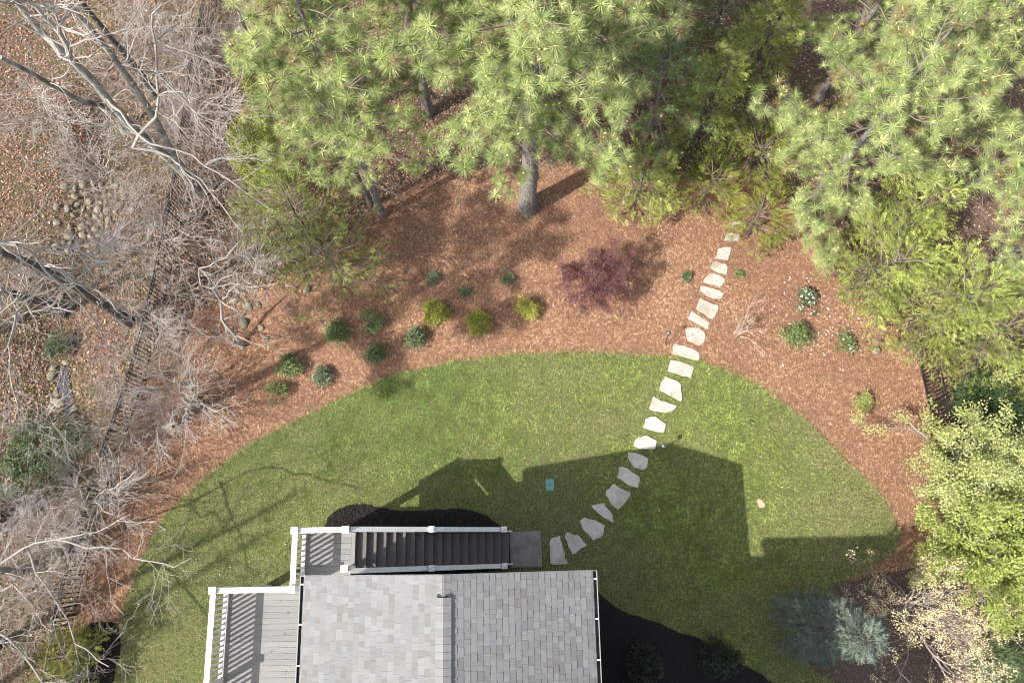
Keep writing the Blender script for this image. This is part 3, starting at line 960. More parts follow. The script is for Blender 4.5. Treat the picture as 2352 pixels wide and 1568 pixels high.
def build_litter():
    rng = np.random.default_rng(33)
    pal = np.array([(.35, .21, .14), (.43, .29, .21), (.27, .14, .088), (.17, .085, .053), (.50, .38, .29), (.095, .052, .036)])
    pr = (.24, .15, .24, .19, .06, .12)
    mb = MB()
    # the woodland floor to the west and north
    n0 = 135000
    p = np.c_[rng.uniform(-20.5, -1, n0), rng.uniform(-6, 21, n0)]
    q = np.c_[rng.uniform(-1, 19.5, 38000), rng.uniform(7, 21, 38000)]
    q2 = np.c_[rng.uniform(12, 19.5, 20000), rng.uniform(-5, 8, 20000)]
    p = np.concatenate([p, q, q2])
    k = inside(p[:, 0], p[:, 1], STRAW)
    ksoft = inside(*(p + rng.normal(0, .3, p.shape)).T, STRAW)
    p = p[~k | (~ksoft & (rng.random(len(p)) < .5))]
    p = clear_of(p, [LAWN, BROWN, BED_W])
    d = dist_poly(p[:, 0], p[:, 1], CREEK)
    green = vnoise(p[:, 0], p[:, 1], 2.8, 2)
    left = p[:, 0] < -4
    keep = rng.random(len(p)) < np.where(left, np.where(green > .66, .5, 1.0), .85) * np.where(d < .35, .55, 1)
    p = p[keep]
    keep = ~((p[:, 0] < -14.3) & (p[:, 1] < -1.2))      # lawn beyond the west fence
    p = p[keep]
    n = len(p)
    zw = np.where(np.hypot(p[:, 0] - WC[0], p[:, 1] - WC[1]) < 1.0, float(gz(*WC)) + .082, -9)
    pos = np.c_[p, np.maximum(gz(p[:, 0], p[:, 1]) + rng.uniform(.008, .05, n), zw)]
    leaf_stamp(mb, n, pos, rng, pal * .9, pr, .055, .115)
    mb.obj("fallen_leaves", MT["leaf"], kind="stuff")
    # some leaves blown onto straw and lawn
    mb = MB()
    p = rand_in(STRAW, 2600, rng)
    p = clear_of(p, [LAWN, BROWN, BED_W])
    near = np.exp(-(np.clip(p[:, 1] - 8, -9, 0) / 4) ** 2) + (p[:, 0] < -8) * .6
    p = p[rng.random(len(p)) < near * .8 + .06]
    leaf_stamp(mb, len(p), np.c_[p, np.full(len(p), .06)], rng, pal, pr, .05, .11)
    p = clear_of(rand_in(LAWN, 700, rng), [BED_N, BED_E])
    p = p[rng.random(len(p)) < .5]
    leaf_stamp(mb, len(p), np.c_[p, np.full(len(p), .085)], rng, np.array([(.5, .42, .30), (.62, .58, .50), (.36, .24, .15)]), (.5, .25, .25), .03, .07)
    mb.obj("blown_leaves", MT["leaf"], kind="stuff")


def build_ground_weeds():
    """low green cover in the wood and the grass strip beyond the west fence"""
    rng = np.random.default_rng(34)
    n0 = 60000
    p = np.c_[rng.uniform(-20, -6.5, n0), rng.uniform(-5, 19, n0)]
    p = p[~inside(p[:, 0], p[:, 1], STRAW)]
    p = clear_of(p, [LAWN])
    g = vnoise(p[:, 0], p[:, 1], 2.8, 2) * .7 + vnoise(p[:, 0], p[:, 1], .7, 6) * .3
    grass = (p[:, 0] < np.interp(p[:, 1], FENCE_W[:, 1], FENCE_W[:, 0])) & (p[:, 1] < -0.6)
    keep = grass | (rng.random(len(p)) < np.clip((g - .44) * 3, 0, .85))
    p = p[keep]; n = len(p)
    col = np.array([.13, .155, .06]) * rng.uniform(.6, 1.6, (n, 1)) * np.array([1, 1, 1])
    tn = rng.random(n) < .35
    col[tn] = np.array([.24, .19, .11]) * rng.uniform(.7, 1.2, (tn.sum(), 1))
    nrm = rng.normal(0, .8, (n, 3)); nrm[:, 2] = .7
    MB().stamp(*LEAF, np.c_[p, gz(p[:, 0], p[:, 1]) + rng.uniform(.02, .09, n)], nrm, rng.uniform(.05, .11, n), col, rng=rng).obj("undergrowth", MT["foliage"], kind="stuff")


build_grass()
build_straw()
build_litter()
build_ground_weeds()
# mulch chips on the dark beds
def build_chips():
    rng = np.random.default_rng(35)
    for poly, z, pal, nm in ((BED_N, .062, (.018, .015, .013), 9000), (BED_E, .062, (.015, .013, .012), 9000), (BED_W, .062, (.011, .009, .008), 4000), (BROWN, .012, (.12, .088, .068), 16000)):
        p = rand_in(poly, int(nm * .65), rng)
        p = clear_of(p, [LAWN] if poly is BROWN else [])
        n = len(p)
        nrm = rng.normal(0, .5, (n, 3)); nrm[:, 2] = 1
        col = np.array(pal) * rng.uniform(.5, 1.9, (n, 1))
        MB().stamp(*LEAF, np.c_[p, z + rng.uniform(.004, .03, n)], nrm, rng.uniform(.04, .10, n), col, rng=rng).obj("mulch_chips", MT["leaf"], kind="stuff")


build_chips()

# ------------------------------------------------------------------ small garden fittings
vc = VALVE.mean(0)
me = MB()
vl = thing("valve_box", "green plastic irrigation valve box lid set in the shaded lawn", "valve box", (vc[0], vc[1], 0.0))
pl = rough_outline(vc + (VALVE - vc), 2, 0.1, 0.004) - vc
lid = ngon("lid", pl, 0.062, MT["valve"], None, z0=0.0, parent=vl)
MB().box((-.03, -.012, .0625), (.03, .012, .066)).obj("finger_slot", MT["dark"], vl)
ngon("bare_patch", SPOT, 0.05, MT["bare_soil"], "structure")


def path_light(base_uv, head_uv, label):
    b = np.array([*P(*base_uv), 0.0])
    hz = 0.86
    hp = P3(*head_uv, hz) - b
    t = thing("path_light", label, "path light", tuple(b))
    MB().polytube([(0, 0, 0), hp * .5, hp * .93], [.012, .012, .012], n=6).obj("stem", MT["bronze"], t)
    MB().polytube([hp * .9, hp * .97, hp + np.array([0, 0, -.02])], [.02, .035, .035], n=8).obj("lamp_body", MT["bronze"], t)
    c = MB()
    pts = [hp + np.array([0, 0, -.035]), hp + np.array([0, 0, -.03]), hp + np.array([0, 0, .0]), hp + np.array([0, 0, .02]), hp + np.array([0, 0, .03])]
    c.polytube(pts, [.055, .075, .058, .03, .01], n=14)
    c.obj("lamp_cap", MT["lamp_cap"], t, smooth=True)


path_light(*crop(1580, 740, [(480, 1180), (590, 800)], 11.2), "leaning bronze path light in straw beside the flagstone path")
path_light(*crop(1560, 1000, [(380, 860), (475, 685)], 7.84), "path light with silvery cap in the lawn at the gable shadow's tip")

# tree stake with a tag among the fallen needles
sb = np.array([*P(1056, 487), 0.0]); st = P3(1050, 425, 1.1) - sb
t = thing("plant_stake", "thin pale stake with a white tag near the big pine's trunk", "stake", tuple(sb))
MB().polytube([(0, 0, 0), st * .5, st], [.014, .013, .011], n=5).obj("stake", MT["pale_bark"], t)
MB().box((-.05, -.02, .46), (.03, -.012, .53)).obj("tag", MT["white"], t, loc=tuple(st * .0))


# ------------------------------------------------------------------ fences
def build_fence(line, label, height=1.22, spacing=0.118):
    pts = smooth_outline(line, 0.4, 0, 0, closed=False)
    seg = np.linalg.norm(np.diff(pts, axis=0), axis=1)
    s = np.concatenate([[0], np.cumsum(seg)])
    tot = s[-1]
    f = thing("metal_fence", label, "fence", (pts[0][0], pts[0][1], 0))
    o = np.array([pts[0][0], pts[0][1], 0])

    def at(d):
        x = np.interp(d, s, pts[:, 0]); y = np.interp(d, s, pts[:, 1])
        return np.array([x, y, 0.0])

    pk = MB().box((-.012, -.012, 0.06), (.012, .012, height)).mesh("picket", MT["black_metal"])
    po = MB().box((-.032, -.032, -.1), (.032, .032, height + .06)).mesh("post", MT["black_metal"])
    npan = max(1, round(tot / 1.83))
    for i in range(npan + 1):
        d = tot * i / npan
        p = at(d); z = float(gz(p[0], p[1]))
        link("post", po, f, loc=tuple(p + (0, 0, z) - o))
        if i < npan:
            q = at(tot * (i + 1) / npan); zq = float(gz(q[0], q[1]))
            a = p + (0, 0, z) - o; b = q + (0, 0, zq) - o
            dv = (b - a) / np.linalg.norm(b - a)
            for hh in (height - .02, height - .17, .14):
                MB().bar(a + dv * .033 + (0, 0, hh), b - dv * .033 + (0, 0, hh), .03, .034).obj("rail", MT["black_metal"], f)
            m = int(np.linalg.norm(b - a) / spacing)
            for k in range(1, m):
                c = a + (b - a) * k / m
                link("picket", pk, f, loc=tuple(c), rot=(0, 0, math.atan2(dv[1], dv[0])))
    return f


build_fence(FENCE_W, "long black metal picket fence between the wood and the straw bed", spacing=0.125)
build_fence(P_arr([(2100, 790), (2113, 850), (2128, 925), (2150, 1020), (2178, 1110), (2215, 1230)]), "short black metal picket fence by the leafing trees beside the straw bed")


# ------------------------------------------------------------------ rocks
def rock_mesh(seed, r=1.0, flat=.65):
    rng = np.random.default_rng(seed)
    import bmesh
    bm = bmesh.new()
    bmesh.ops.create_icosphere(bm, subdivisions=2, radius=1)
    nv = [rng.normal(0, 1, 3) for _ in range(5)]
    off = rng.uniform(.55, .95, 5)
    for v in bm.verts:
        p = np.array(v.co)
        for nn, of in zip(nv, off):
            n1 = nn / np.linalg.norm(nn)
            h = p @ n1
            if h > of:
                p = p - n1 * (h - of) * .8
        p *= 1 + rng.normal(0, .02)
        v.co = Vector(p * np.array([1, .8, flat]) * r)
    me = bpy.data.meshes.new("rock")
    bm.to_mesh(me); bm.free()
    c = np.array([1, 1, 1]) * rng.uniform(.75, 1.2) * np.array([1, rng.uniform(.96, 1.0), rng.uniform(.88, 1.0)])
    at = me.attributes.new("tint", 'FLOAT_COLOR', 'POINT')
    at.data.foreach_set("color", np.tile([*c, 1], len(me.vertices)).astype(np.float32))
    me.materials.append(MT["river_rock"])
    for p in me.polygons:
        p.use_smooth = True
    return me


ROCKS = [rock_mesh(s) for s in range(10)]


def rock(u, v, r, label, group=None, z=None, seed=0):
    x, y = P(u, v)
    rng = np.random.default_rng(seed + int(u * 7 + v))
    zz = float(gz(x, y)) if z is None else z
    o = link("rock", ROCKS[int(rng.integers(10))], None, label, "rock", group, loc=(x, y, zz + r * .12), rot=(rng.uniform(-.3, .3), rng.uniform(-.3, .3), rng.uniform(0, 6.3)))
    o.scale = (r, r, r)
    return o


rock(2012, 806, .16, "lone pale rock at the straw's edge near the fallen white petals", z=.02)
rock(706, 666, .17, "single tan rock on straw below the sparse green cedar", z=.02)
rngr = np.random.default_rng(77)
pile = []
for k in range(900):
    u = rngr.normal(203, 26); v = rngr.uniform(408, 565)
    u += (v - 480) * -.10
    x, y = P(u, v); r = rngr.uniform(.10, .20)
    if all(math.hypot(x - a, y - b) > (r + c) * .80 for a, b, c in pile):
        pile.append((x, y, r))
        rock(u, v, r, "rounded tan creek stone in the tight heap among the fallen leaves", "stones heaped in the creek bed", seed=k)
for (u, v) in [(118, 690), (132, 684), (128, 712), (140, 704), (100, 694), (148, 660), (120, 672)]:
    rock(u, v, rngr.uniform(.14, .2), "rounded creek stone beside the fallen log under the big limb", "stones by the creek log", seed=1)
for (u, v) in [(100, 838), (96, 852), (106, 896), (148, 930), (104, 912), (150, 952), (112, 920), (94, 925), (152, 1000), (168, 990), (130, 822)]:
    rock(u, v, rngr.uniform(.12, .24), "creek stone at the edge of the small dark pool", "stones round the creek pool", seed=2)
for (u, v) in [(540, 690), (570, 702), (596, 700), (560, 742), (600, 752), (612, 778), (545, 668)]:
    rock(u, v, rngr.uniform(.12, .22), "weathered rock of the outcrop on the straw bed under bare branches", "rocks of the outcrop by the straw", z=.0, seed=3)
# ------------------------------------------------------------------ plants
def unit(v):
    v = np.asarray(v, float)
    return v / (np.linalg.norm(v) + 1e-9)


def tuft_template(seed, n=88, L=(.22, .32), w=.0072):
    """burst of long needles round a shoot that points along +Z"""
    rng = np.random.default_rng(seed)
    V = []; T = []
    for i in range(n):
        th = math.radians(rng.triangular(8, 62, 118)); ph = rng.uniform(0, 2 * math.pi)
        d = np.array([math.sin(th) * math.cos(ph), math.sin(th) * math.sin(ph), math.cos(th)])
        l = rng.uniform(*L)
        b = np.array([0, 0, rng.uniform(-.09, .03)])
        s = unit(np.cross(d, rng.normal(0, 1, 3))) * w
        V += [b - s, b + s, b + d * l + np.array([0, 0, -.1 * l * math.sin(th)])]
        T.append((3 * i, 3 * i + 1, 3 * i + 2))
    return np.array(V), np.array(T)


TUFTS = [tuft_template(s, n=int(56 + 7 * s), L=(.16 + .012 * s, .26 + .012 * (s % 4)), w=.0064) for s in range(8)]
BUD = (np.array([(.014, 0, 0), (0, .014, 0), (-.014, 0, 0), (0, -.014, 0), (0, 0, .055), (0, 0, -.02)]) * 1.9,
       np.array([(0, 1, 4), (1, 2, 4), (2, 3, 4), (3, 0, 4), (1, 0, 5), (2, 1, 5), (3, 2, 5), (0, 3, 5)]))


def spray_template(seed, n=9):
    """flat ferny cedar spray along +Z"""
    rng = np.random.default_rng(seed)
    V = []; T = []

    def blade(a, b, w):
        d = b - a
        s = unit(np.cross(d, [0, 1, .15 * rng.normal()])) * w
        k = len(V)
        V.extend([a - s, a + s, b])
        T.append((k, k + 1, k + 2))

    blade(np.zeros(3), np.array([0, 0, 1.0]), .035)
    for i in range(n):
        t = rng.uniform(.05, .9); sd = 1 if i % 2 else -1
        a = np.array([0, 0, t])
        l = (1.0 - t * .75) * rng.uniform(.35, .6)
        b = a + np.array([sd * l * rng.uniform(.5, .85), rng.normal(0, .16), l * .7])
        blade(a, b, .04)
        if i % 2 == 0:
            m = a + (b - a) * .5
            blade(m, m + np.array([sd * l * .1, rng.normal(0, .1), l * .45]), .035)
    return np.array(V), np.array(T)


SPRAYS = [spray_template(s) for s in range(5)]


def cluster_template(seed, n=8, size=.5, narrow=.5, spread=.5, flat=.4):
    """cluster of separate leaves round a twig end"""
    rng = np.random.default_rng(seed)
    V = []; T = []
    for i in range(n):
        c = rng.normal(0, spread, 3); c[2] = abs(c[2]) * flat
        d = unit(c + rng.normal(0, .3, 3) + np.array([0, 0, .15]))
        nn = unit(np.array([0, 0, 1.0]) + rng.normal(0, .6, 3))
        s = unit(np.cross(d, nn)) * size * narrow * .5
        up = unit(np.cross(s, d)) * size * .08
        l = size * rng.uniform(.7, 1.2)
        k = len(V)
        V += [c, c + d * l * .45 + s + up, c + d * l, c + d * l * .45 - s + up]
        T += [(k, k + 1, k + 2), (k, k + 2, k + 3)]
    return np.array(V), np.array(T)


CLUST = [cluster_template(s, 9, .55, .55, .5) for s in range(4)]
CLUST_NARROW = [cluster_template(s + 10, 10, .8, .22, .35) for s in range(4)]
CLUST_TINY = [cluster_template(s + 20, 10, .42, .6, .42, .6) for s in range(4)]
CLUST_FEW = [cluster_template(s + 30, 5, .6, .6, .55, .6) for s in range(4)]
FLOWER = (np.array([(math.cos(a) * r, math.sin(a) * r, .1 * r) for k in range(6) for a, r in ((k * math.pi / 3, 1.0), (k * math.pi / 3 + .5236, .6))] + [(0, 0, -.1)]),
          np.array([(k, (k + 1) % 12, 12) for k in range(12)]))


def stamp_mix(mb, temps, pos, fwd, scale, col, rng, mat=0):
    pos = np.asarray(pos); fwd = np.asarray(fwd); n = len(pos)
    if n == 0:
        return
    k = rng.integers(0, len(temps), n)
    scale = np.broadcast_to(scale, (n,)); col = np.broadcast_to(col, (n, 3))
    for i, (tv, tt) in enumerate(temps):
        m = k == i
        mb.stamp(tv, tt, pos[m], fwd[m], scale[m], col[m], mat=mat, rng=rng)


def pick(rng, pal, n, lo=.75, hi=1.25):
    pal = np.asarray(pal, float)
    return pal[rng.integers(0, len(pal), n)] * rng.uniform(lo, hi, (n, 1))


# -------- pines
PINE_PAL = [(.31, .375, .13), (.36, .415, .155), (.27, .34, .12), (.41, .45, .19)]


def pine(base_uv, label, height, z0, rmax, trunk_r, lean=(0, 0), seed=0, tufts=1.0, azi=None, group="tall pines of the garden's north edge", pal=PINE_PAL,
         bark="pine_bark", tsize=1.0, step=0.30, name="pine_tree", ztop=None, rbias=None):
    rng = np.random.default_rng(seed)
    bx, by = P(*base_uv)
    t = thing(name, label, "pine tree", (bx, by, float(gz(bx, by))), group=group)
    L = np.array([lean[0], lean[1], 0.0])
    zs = np.linspace(0, height, 14)
    wob = np.cumsum(rng.normal(0, .03, (14, 2)), 0); wob[0] = 0
    tp = np.c_[wob, zs] + L * (zs / height)[:, None]
    rad = trunk_r * (1 - zs / height * .88) ** .9
    MB().polytube(tp, rad, n=14, rough=.05, seed=seed, flare=.35).obj("trunk", MT[bark], t, smooth=True)

    def tr(z):
        return np.array([np.interp(z, zs, tp[:, 0]), np.interp(z, zs, tp[:, 1]), z])

    segs = []; pos = []; fw = []; ph = rng.uniform(0, 6)
    z = z0
    while z < height - .2:
        f = (z - z0) / (height - z0)
        nb = 1 if rng.random() < .5 else 2
        for _ in range(nb):
            ph += 2.4 + rng.normal(0, .4)
            l = rmax * (0.55 + .45 * min(1, f * 5)) * (1 - f) ** .6 * rng.uniform(.65, 1.1) + .35
            if rbias is not None:
                l *= rbias(ph % (2 * math.pi), f)
            if l < .3:
                continue
            a = tr(z)
            out = np.array([math.cos(ph), math.sin(ph), 0])
            pts = [a]
            npt = 6
            d = out + np.array([0, 0, .10 + .5 * f])
            for k in range(npt):
                d = unit(d + rng.normal(0, .10, 3) + np.array([0, 0, .05 if k > 2 else -.02]))
                pts.append(pts[-1] + d * l / npt)
            r0 = .010 + .009 * l
            for k in range(npt):
                segs.append([*pts[k], *pts[k + 1], r0 * (1 - k / npt * .8), r0 * (1 - (k + 1) / npt * .8)])
            # side shoots carrying the needle bursts
            ns = max(3, int(l * (5.6 if z < 11 else 3.0) * tufts))
            for k in range(ns):
                tt = rng.uniform(.10, 1.0)
                i = min(npt - 1, int(tt * npt)); q = pts[i] + (pts[i + 1] - pts[i]) * (tt * npt - i)
                side = np.cross(out, [0, 0, 1]) * rng.choice((-1, 1))
                dd = unit(side * rng.uniform(.5, 1.1) + out * rng.uniform(.3, .9) + np.array([0, 0, rng.uniform(.05, .7)]))
                sl_ = rng.uniform(.25, .75) * (1.15 - tt * .5)
                e = q + dd * sl_
                segs.append([*q, *e, .011, .006])
                pos.append(e); fw.append(unit(dd * .6 + np.array([0, 0, .7]) + rng.normal(0, .2, 3)))
                if rng.random() < .5:
                    e2 = q + dd * sl_ * .55 + rng.normal(0, .14, 3) + np.array([0, 0, .08])
                    pos.append(e2); fw.append(unit(dd + np.array([0, 0, .9]) + rng.normal(0, .3, 3)))
            pos.append(pts[-1]); fw.append(unit(pts[-1] - pts[-2] + np.array([0, 0, .5])))
        z += step * rng.uniform(.6, 1.4)
    pos = np.array(pos); fw = np.array(fw)
    n = len(pos)
    # a few bare dead twigs low on the trunk
    for _ in range(14):
        zz = rng.uniform(z0 * .45, z0 + 1.5); a = tr(zz); an = rng.uniform(0, 6.28); d = np.array([math.cos(an), math.sin(an), .1])
        ll = rng.uniform(.5, 1.6); m = a + d * ll * .5 + rng.normal(0, .06, 3); e = a + d * ll + rng.normal(0, .15, 3)
        segs += [[*a, *m, .014, .01], [*m, *e, .01, .004]]
    MB().tubes(segs, n=5, col=(.20, .165, .135)).obj("branches", MT["twig"], t, kind="stuff")
    mb = MB()
    col = pick(rng, pal, n, .75, 1.2)
    old = rng.random(n) < .09                      # some bursts are going brown
    col[old] = np.array([.26, .21, .10]) * rng.uniform(.7, 1.2, (old.sum(), 1))
    sc = rng.uniform(.65, 1.35, n) * tsize
    stamp_mix(mb, TUFTS, pos, fw, sc, col, rng)
    budm = rng.random(n) < .8
    mb.stamp(*BUD, pos[budm], fw[budm], tsize, np.array([.78, .68, .30]) * rng.uniform(.8, 1.2, (budm.sum(), 1)), rng=rng)
    mb.obj("crown", MT["needle"], t)
    return t


# -------- cedars and other conifers with flat sprays
CEDAR_PAL = [(.28, .32, .075), (.32, .355, .09), (.24, .285, .07), (.36, .385, .12)]
CEDAR_SHADED = [(.12, .16, .045), (.14, .175, .05), (.10, .14, .04)]  # cedar greens with the deep shade put into the colour


def cedar(base_uv, label, height, r, seed=0, dens=1.0, pal=CEDAR_PAL, z0=.4, lean=(0, 0), sz=(.15, .30), shape=.75, group="cedars of the garden's edge",
          mat="spray", name="cedar_tree", cat="cedar tree", trunk_r=None, twigcol=(.22, .18, .15), stretch=(1, 1), temps=None):
    rng = np.random.default_rng(seed + 500)
    bx, by = P(*base_uv)
    t = thing(name, label, cat, (bx, by, max(float(gz(bx, by)), -.3)), group=group)
    trunk_r = trunk_r or .03 + .016 * height
    zs = np.linspace(0, height * .96, 8)
    tp = np.c_[np.cumsum(rng.normal(0, .03, (8, 2)), 0), zs] + np.outer(zs / height, [lean[0], lean[1], 0]); tp[0] = 0
    MB().polytube(tp, trunk_r * (1 - zs / height * .9), n=8, rough=.05, seed=seed).obj("trunk", MT["dark_bark"], t, smooth=True)
    segs = []; pos = []; fw = []; tone = []
    nb = int(34 * height / 4 * dens) + 12
    ph = rng.uniform(0, 6)
    for b in range(nb):
        f = (b + rng.random()) / nb
        z = z0 + (height - z0) * f
        ph += 2.4 + rng.normal(0, .3)
        prof = (1 - f) ** shape * (.75 + .25 * min(1, f * 4))
        l = r * prof * rng.uniform(.6, 1.18) + .12
        out = np.array([math.cos(ph) * stretch[0], math.sin(ph) * stretch[1], 0])
        a = np.array([np.interp(z, zs, tp[:, 0]), np.interp(z, zs, tp[:, 1]), z])
        d = unit(out + np.array([0, 0, .25 + .35 * f]))
        pts = [a]
        for k in range(5):
            d = unit(d + rng.normal(0, .14, 3) + np.array([0, 0, .03]))
            pts.append(pts[-1] + d * l / 5)
        r0 = .008 + .009 * l
        bt = rng.uniform(.7, 1.25)
        for k in range(5):
            segs.append([*pts[k], *pts[k + 1], r0 * (1 - k * .17), r0 * (1 - (k + 1) * .17)])
        ns = int(l * 34 * dens) + 8
        for k in range(ns):
            tt = 1 - abs(rng.normal(0, .38))
            if tt < .12:
                continue
            i = min(4, int(tt * 5)); q = pts[i] + (pts[i + 1] - pts[i]) * (tt * 5 - i)
            spread = .10 + .28 * l * (1.1 - tt * .6)
            side = np.cross(out, [0, 0, 1]) * rng.choice((-1, 1))
            e = q + side * rng.uniform(0, spread) + out * rng.uniform(-.05, .15) + np.array([0, 0, rng.normal(.03, .08)])
            if rng.random() < .3:
                segs.append([*q, *e, .005, .003])
            pos.append(e); fw.append(unit(out * .7 + side * rng.uniform(0, .7) + np.array([0, 0, rng.uniform(-.1, .55)]) + rng.normal(0, .2, 3)))
            tone.append(bt)
    pos = np.array(pos); fw = np.array(fw); n = len(pos)
    MB().tubes(segs, n=4, col=twigcol).obj("branches", MT["twig"], t, kind="stuff")
    mb = MB()
    stamp_mix(mb, temps or SPRAYS, pos, fw, rng.uniform(*sz, n), pick(rng, pal, n, .8, 1.2) * np.array(tone)[:, None], rng)
    mb.obj("crown", MT[mat], t)
    return t


# -------- bare trees
def sprout(segs, tips, p, d, L, r, lev, rng, up=.06, wob=.20, kids=(4, 7), minr=.0045, ratio=(.35, .65), spread=.85):
    n = max(3, int(L / .22))
    pts = [np.array(p, float)]
    d = unit(d)
    for k in range(n):
        d = unit(d + rng.normal(0, wob, 3) + np.array([0, 0, up]))
        pts.append(pts[-1] + d * L / n)
    rr = np.maximum(r * (1 - np.linspace(0, 1, n + 1) * .75), minr)
    for k in range(n):
        segs.append([*pts[k], *pts[k + 1], rr[k], rr[k + 1]])
    tips.append((pts[-1], d))
    if lev <= 0:
        return
    m = rng.integers(*kids)
    for j in range(m):
        t = rng.uniform(.2, .98); i = min(n - 1, int(t * n))
        q = pts[i] + (pts[i + 1] - pts[i]) * (t * n - i)
        dd = unit(pts[i + 1] - pts[i])
        s = unit(np.cross(dd, rng.normal(0, 1, 3)))
        nd = unit(dd + s * spread * rng.uniform(.6, 1.3))
        sprout(segs, tips, q, nd, L * rng.uniform(*ratio) * (1.15 - .4 * t), max(rr[i] * .55, minr), lev - 1, rng, up, wob, kids, minr, ratio, spread)


def limb(pts, r0, r1, segs, tips, rng, nside=8, slen=(.8, 1.8), lev=1, start=.25, kids=(4, 7), jit=.03, up=.05):
    """a surveyed limb with side branches"""
    pts = smooth_outline(np.asarray(pts, float), .3, 0, closed=False)
    pts[1:-1] += rng.normal(0, jit, pts[1:-1].shape)
    n = len(pts)
    rr = np.linspace(r0, r1, n)
    for k in range(n - 1):
        segs.append([*pts[k], *pts[k + 1], rr[k], rr[k + 1]])
    for j in range(nside):
        t = rng.uniform(start, 1.0); i = min(n - 2, int(t * (n - 1)))
        dd = unit(pts[i + 1] - pts[i])
        s = unit(np.cross(dd, rng.normal(0, 1, 3)))
        sprout(segs, tips, pts[i], dd * rng.uniform(.3, .9) + s, rng.uniform(*slen), max(rr[i] * .5, .007), lev, rng, up=up, kids=kids)
    return pts


def bare_tree(label, base_uv, trunks, limbs, seed, bark="grey_bark", col=(.29, .265, .24), cat="bare tree", group="bare trees of the west wood", lev=1, nside=9, name="bare_tree", kids=(4, 7), slen=(.8, 1.8)):
    """trunks: list of (points (u,v) or (u,v,z), r0, r1); limbs: list of ((u,v,z) points, r0, r1)"""
    rng = np.random.default_rng(seed + 900)
    b = np.array(P(*base_uv)); bz = float(gz(*b))
    o = np.array([b[0], b[1], bz])
    t = thing(name, label, cat, tuple(o), group=group)
    mbt = MB(); segs = []; tips = []; curves = []
    for pts, r0, r1 in trunks:
        w = [np.array([0, 0, -.1])]
        for p in pts:
            z = p[2] if len(p) > 2 else max(zfit(p[0], p[1], b), .3)
            w.append(P3(p[0], p[1], z) - o)
        if w[1][2] < .5:
            w[0] = w[1] * np.array([1, 1, 0]) + np.array([0, 0, -.1])
        c = smooth_outline(np.array(w), .5, 0, closed=False)
        mbt.polytube(c, np.linspace(r0, r1, len(c)), n=10, rough=.05, seed=seed, flare=.7)
        curves.append(c)
        for j in range(nside):
            f = rng.uniform(.35, 1.0); i = min(len(c) - 2, int(f * (len(c) - 1)))
            an = rng.uniform(0, 6.28)
            sprout(segs, tips, c[i], np.array([math.cos(an), math.sin(an), .35]), rng.uniform(*slen) * 1.3, .02, lev, rng, kids=kids)
    if trunks:
        mbt.obj("trunk", MT[bark], t, smooth=True)
    def put(sg, nm):
        s = np.array(sg)
        mb = MB()
        big = s[:, 6] > .02
        mb.tubes(s[big], n=7, col=col); mb.tubes(s[~big], n=3, col=np.array(col) * 1.1)
        mb.obj(nm, MT["twig"], t, kind="stuff" if nm == "branches" else None)

    put(segs, "branches")
    for pts, r0, r1 in limbs:
        w = [P3(*p) - o for p in pts]
        allp = np.concatenate(curves)
        k = np.argmin(np.linalg.norm(allp - w[0], axis=1))
        if np.linalg.norm(allp[k] - w[0]) > .15:
            w = [allp[k]] + w
        sg = []
        curves.append(limb(w, r0 * .8, r1 * .75, sg, tips, rng, nside=nside, lev=lev, kids=kids, slen=slen))
        put(sg, "limb")
    return t, np.array([q for q, _ in tips]), o


def stemmy(label, base_uv, n, L, spread, seed, r=.03, col=(.50, .47, .43), lev=2, kids=(3, 6), up=.03, cat="bare shrub", name="bare_shrub", group="bare shrubs", wob=.16, tilt=(0, 0), minr=.0045, z0=0.0, ratio=(.35, .65)):
    """several bare stems rising from one root"""
    rng = np.random.default_rng(seed + 1300)
    x, y = P(*base_uv)
    o = np.array([x, y, max(float(gz(x, y)), -.4)])
    t = thing(name, label, cat, tuple(o), group=group)
    segs = []; tips = []
    for k in range(n):
        a = k * 6.28 / n + rng.normal(0, .4)
        sp = spread * rng.uniform(.3, 1.0)
        d = np.array([math.cos(a) * sp + tilt[0], math.sin(a) * sp + tilt[1], 1.0])
        sprout(segs, tips, (rng.normal(0, .06), rng.normal(0, .06), -.03), d, L * rng.uniform(.7, 1.1), r * rng.uniform(.7, 1.1), lev, rng, up=up, kids=kids, wob=wob, minr=minr, ratio=ratio)
    s = np.array(segs); big = s[:, 6] > .018
    mb = MB(); mb.tubes(s[big], n=6, col=col); mb.tubes(s[~big], n=3, col=np.array(col) * 1.08)
    mb.obj("stems", MT["twig"], t)
    return t, tips, o


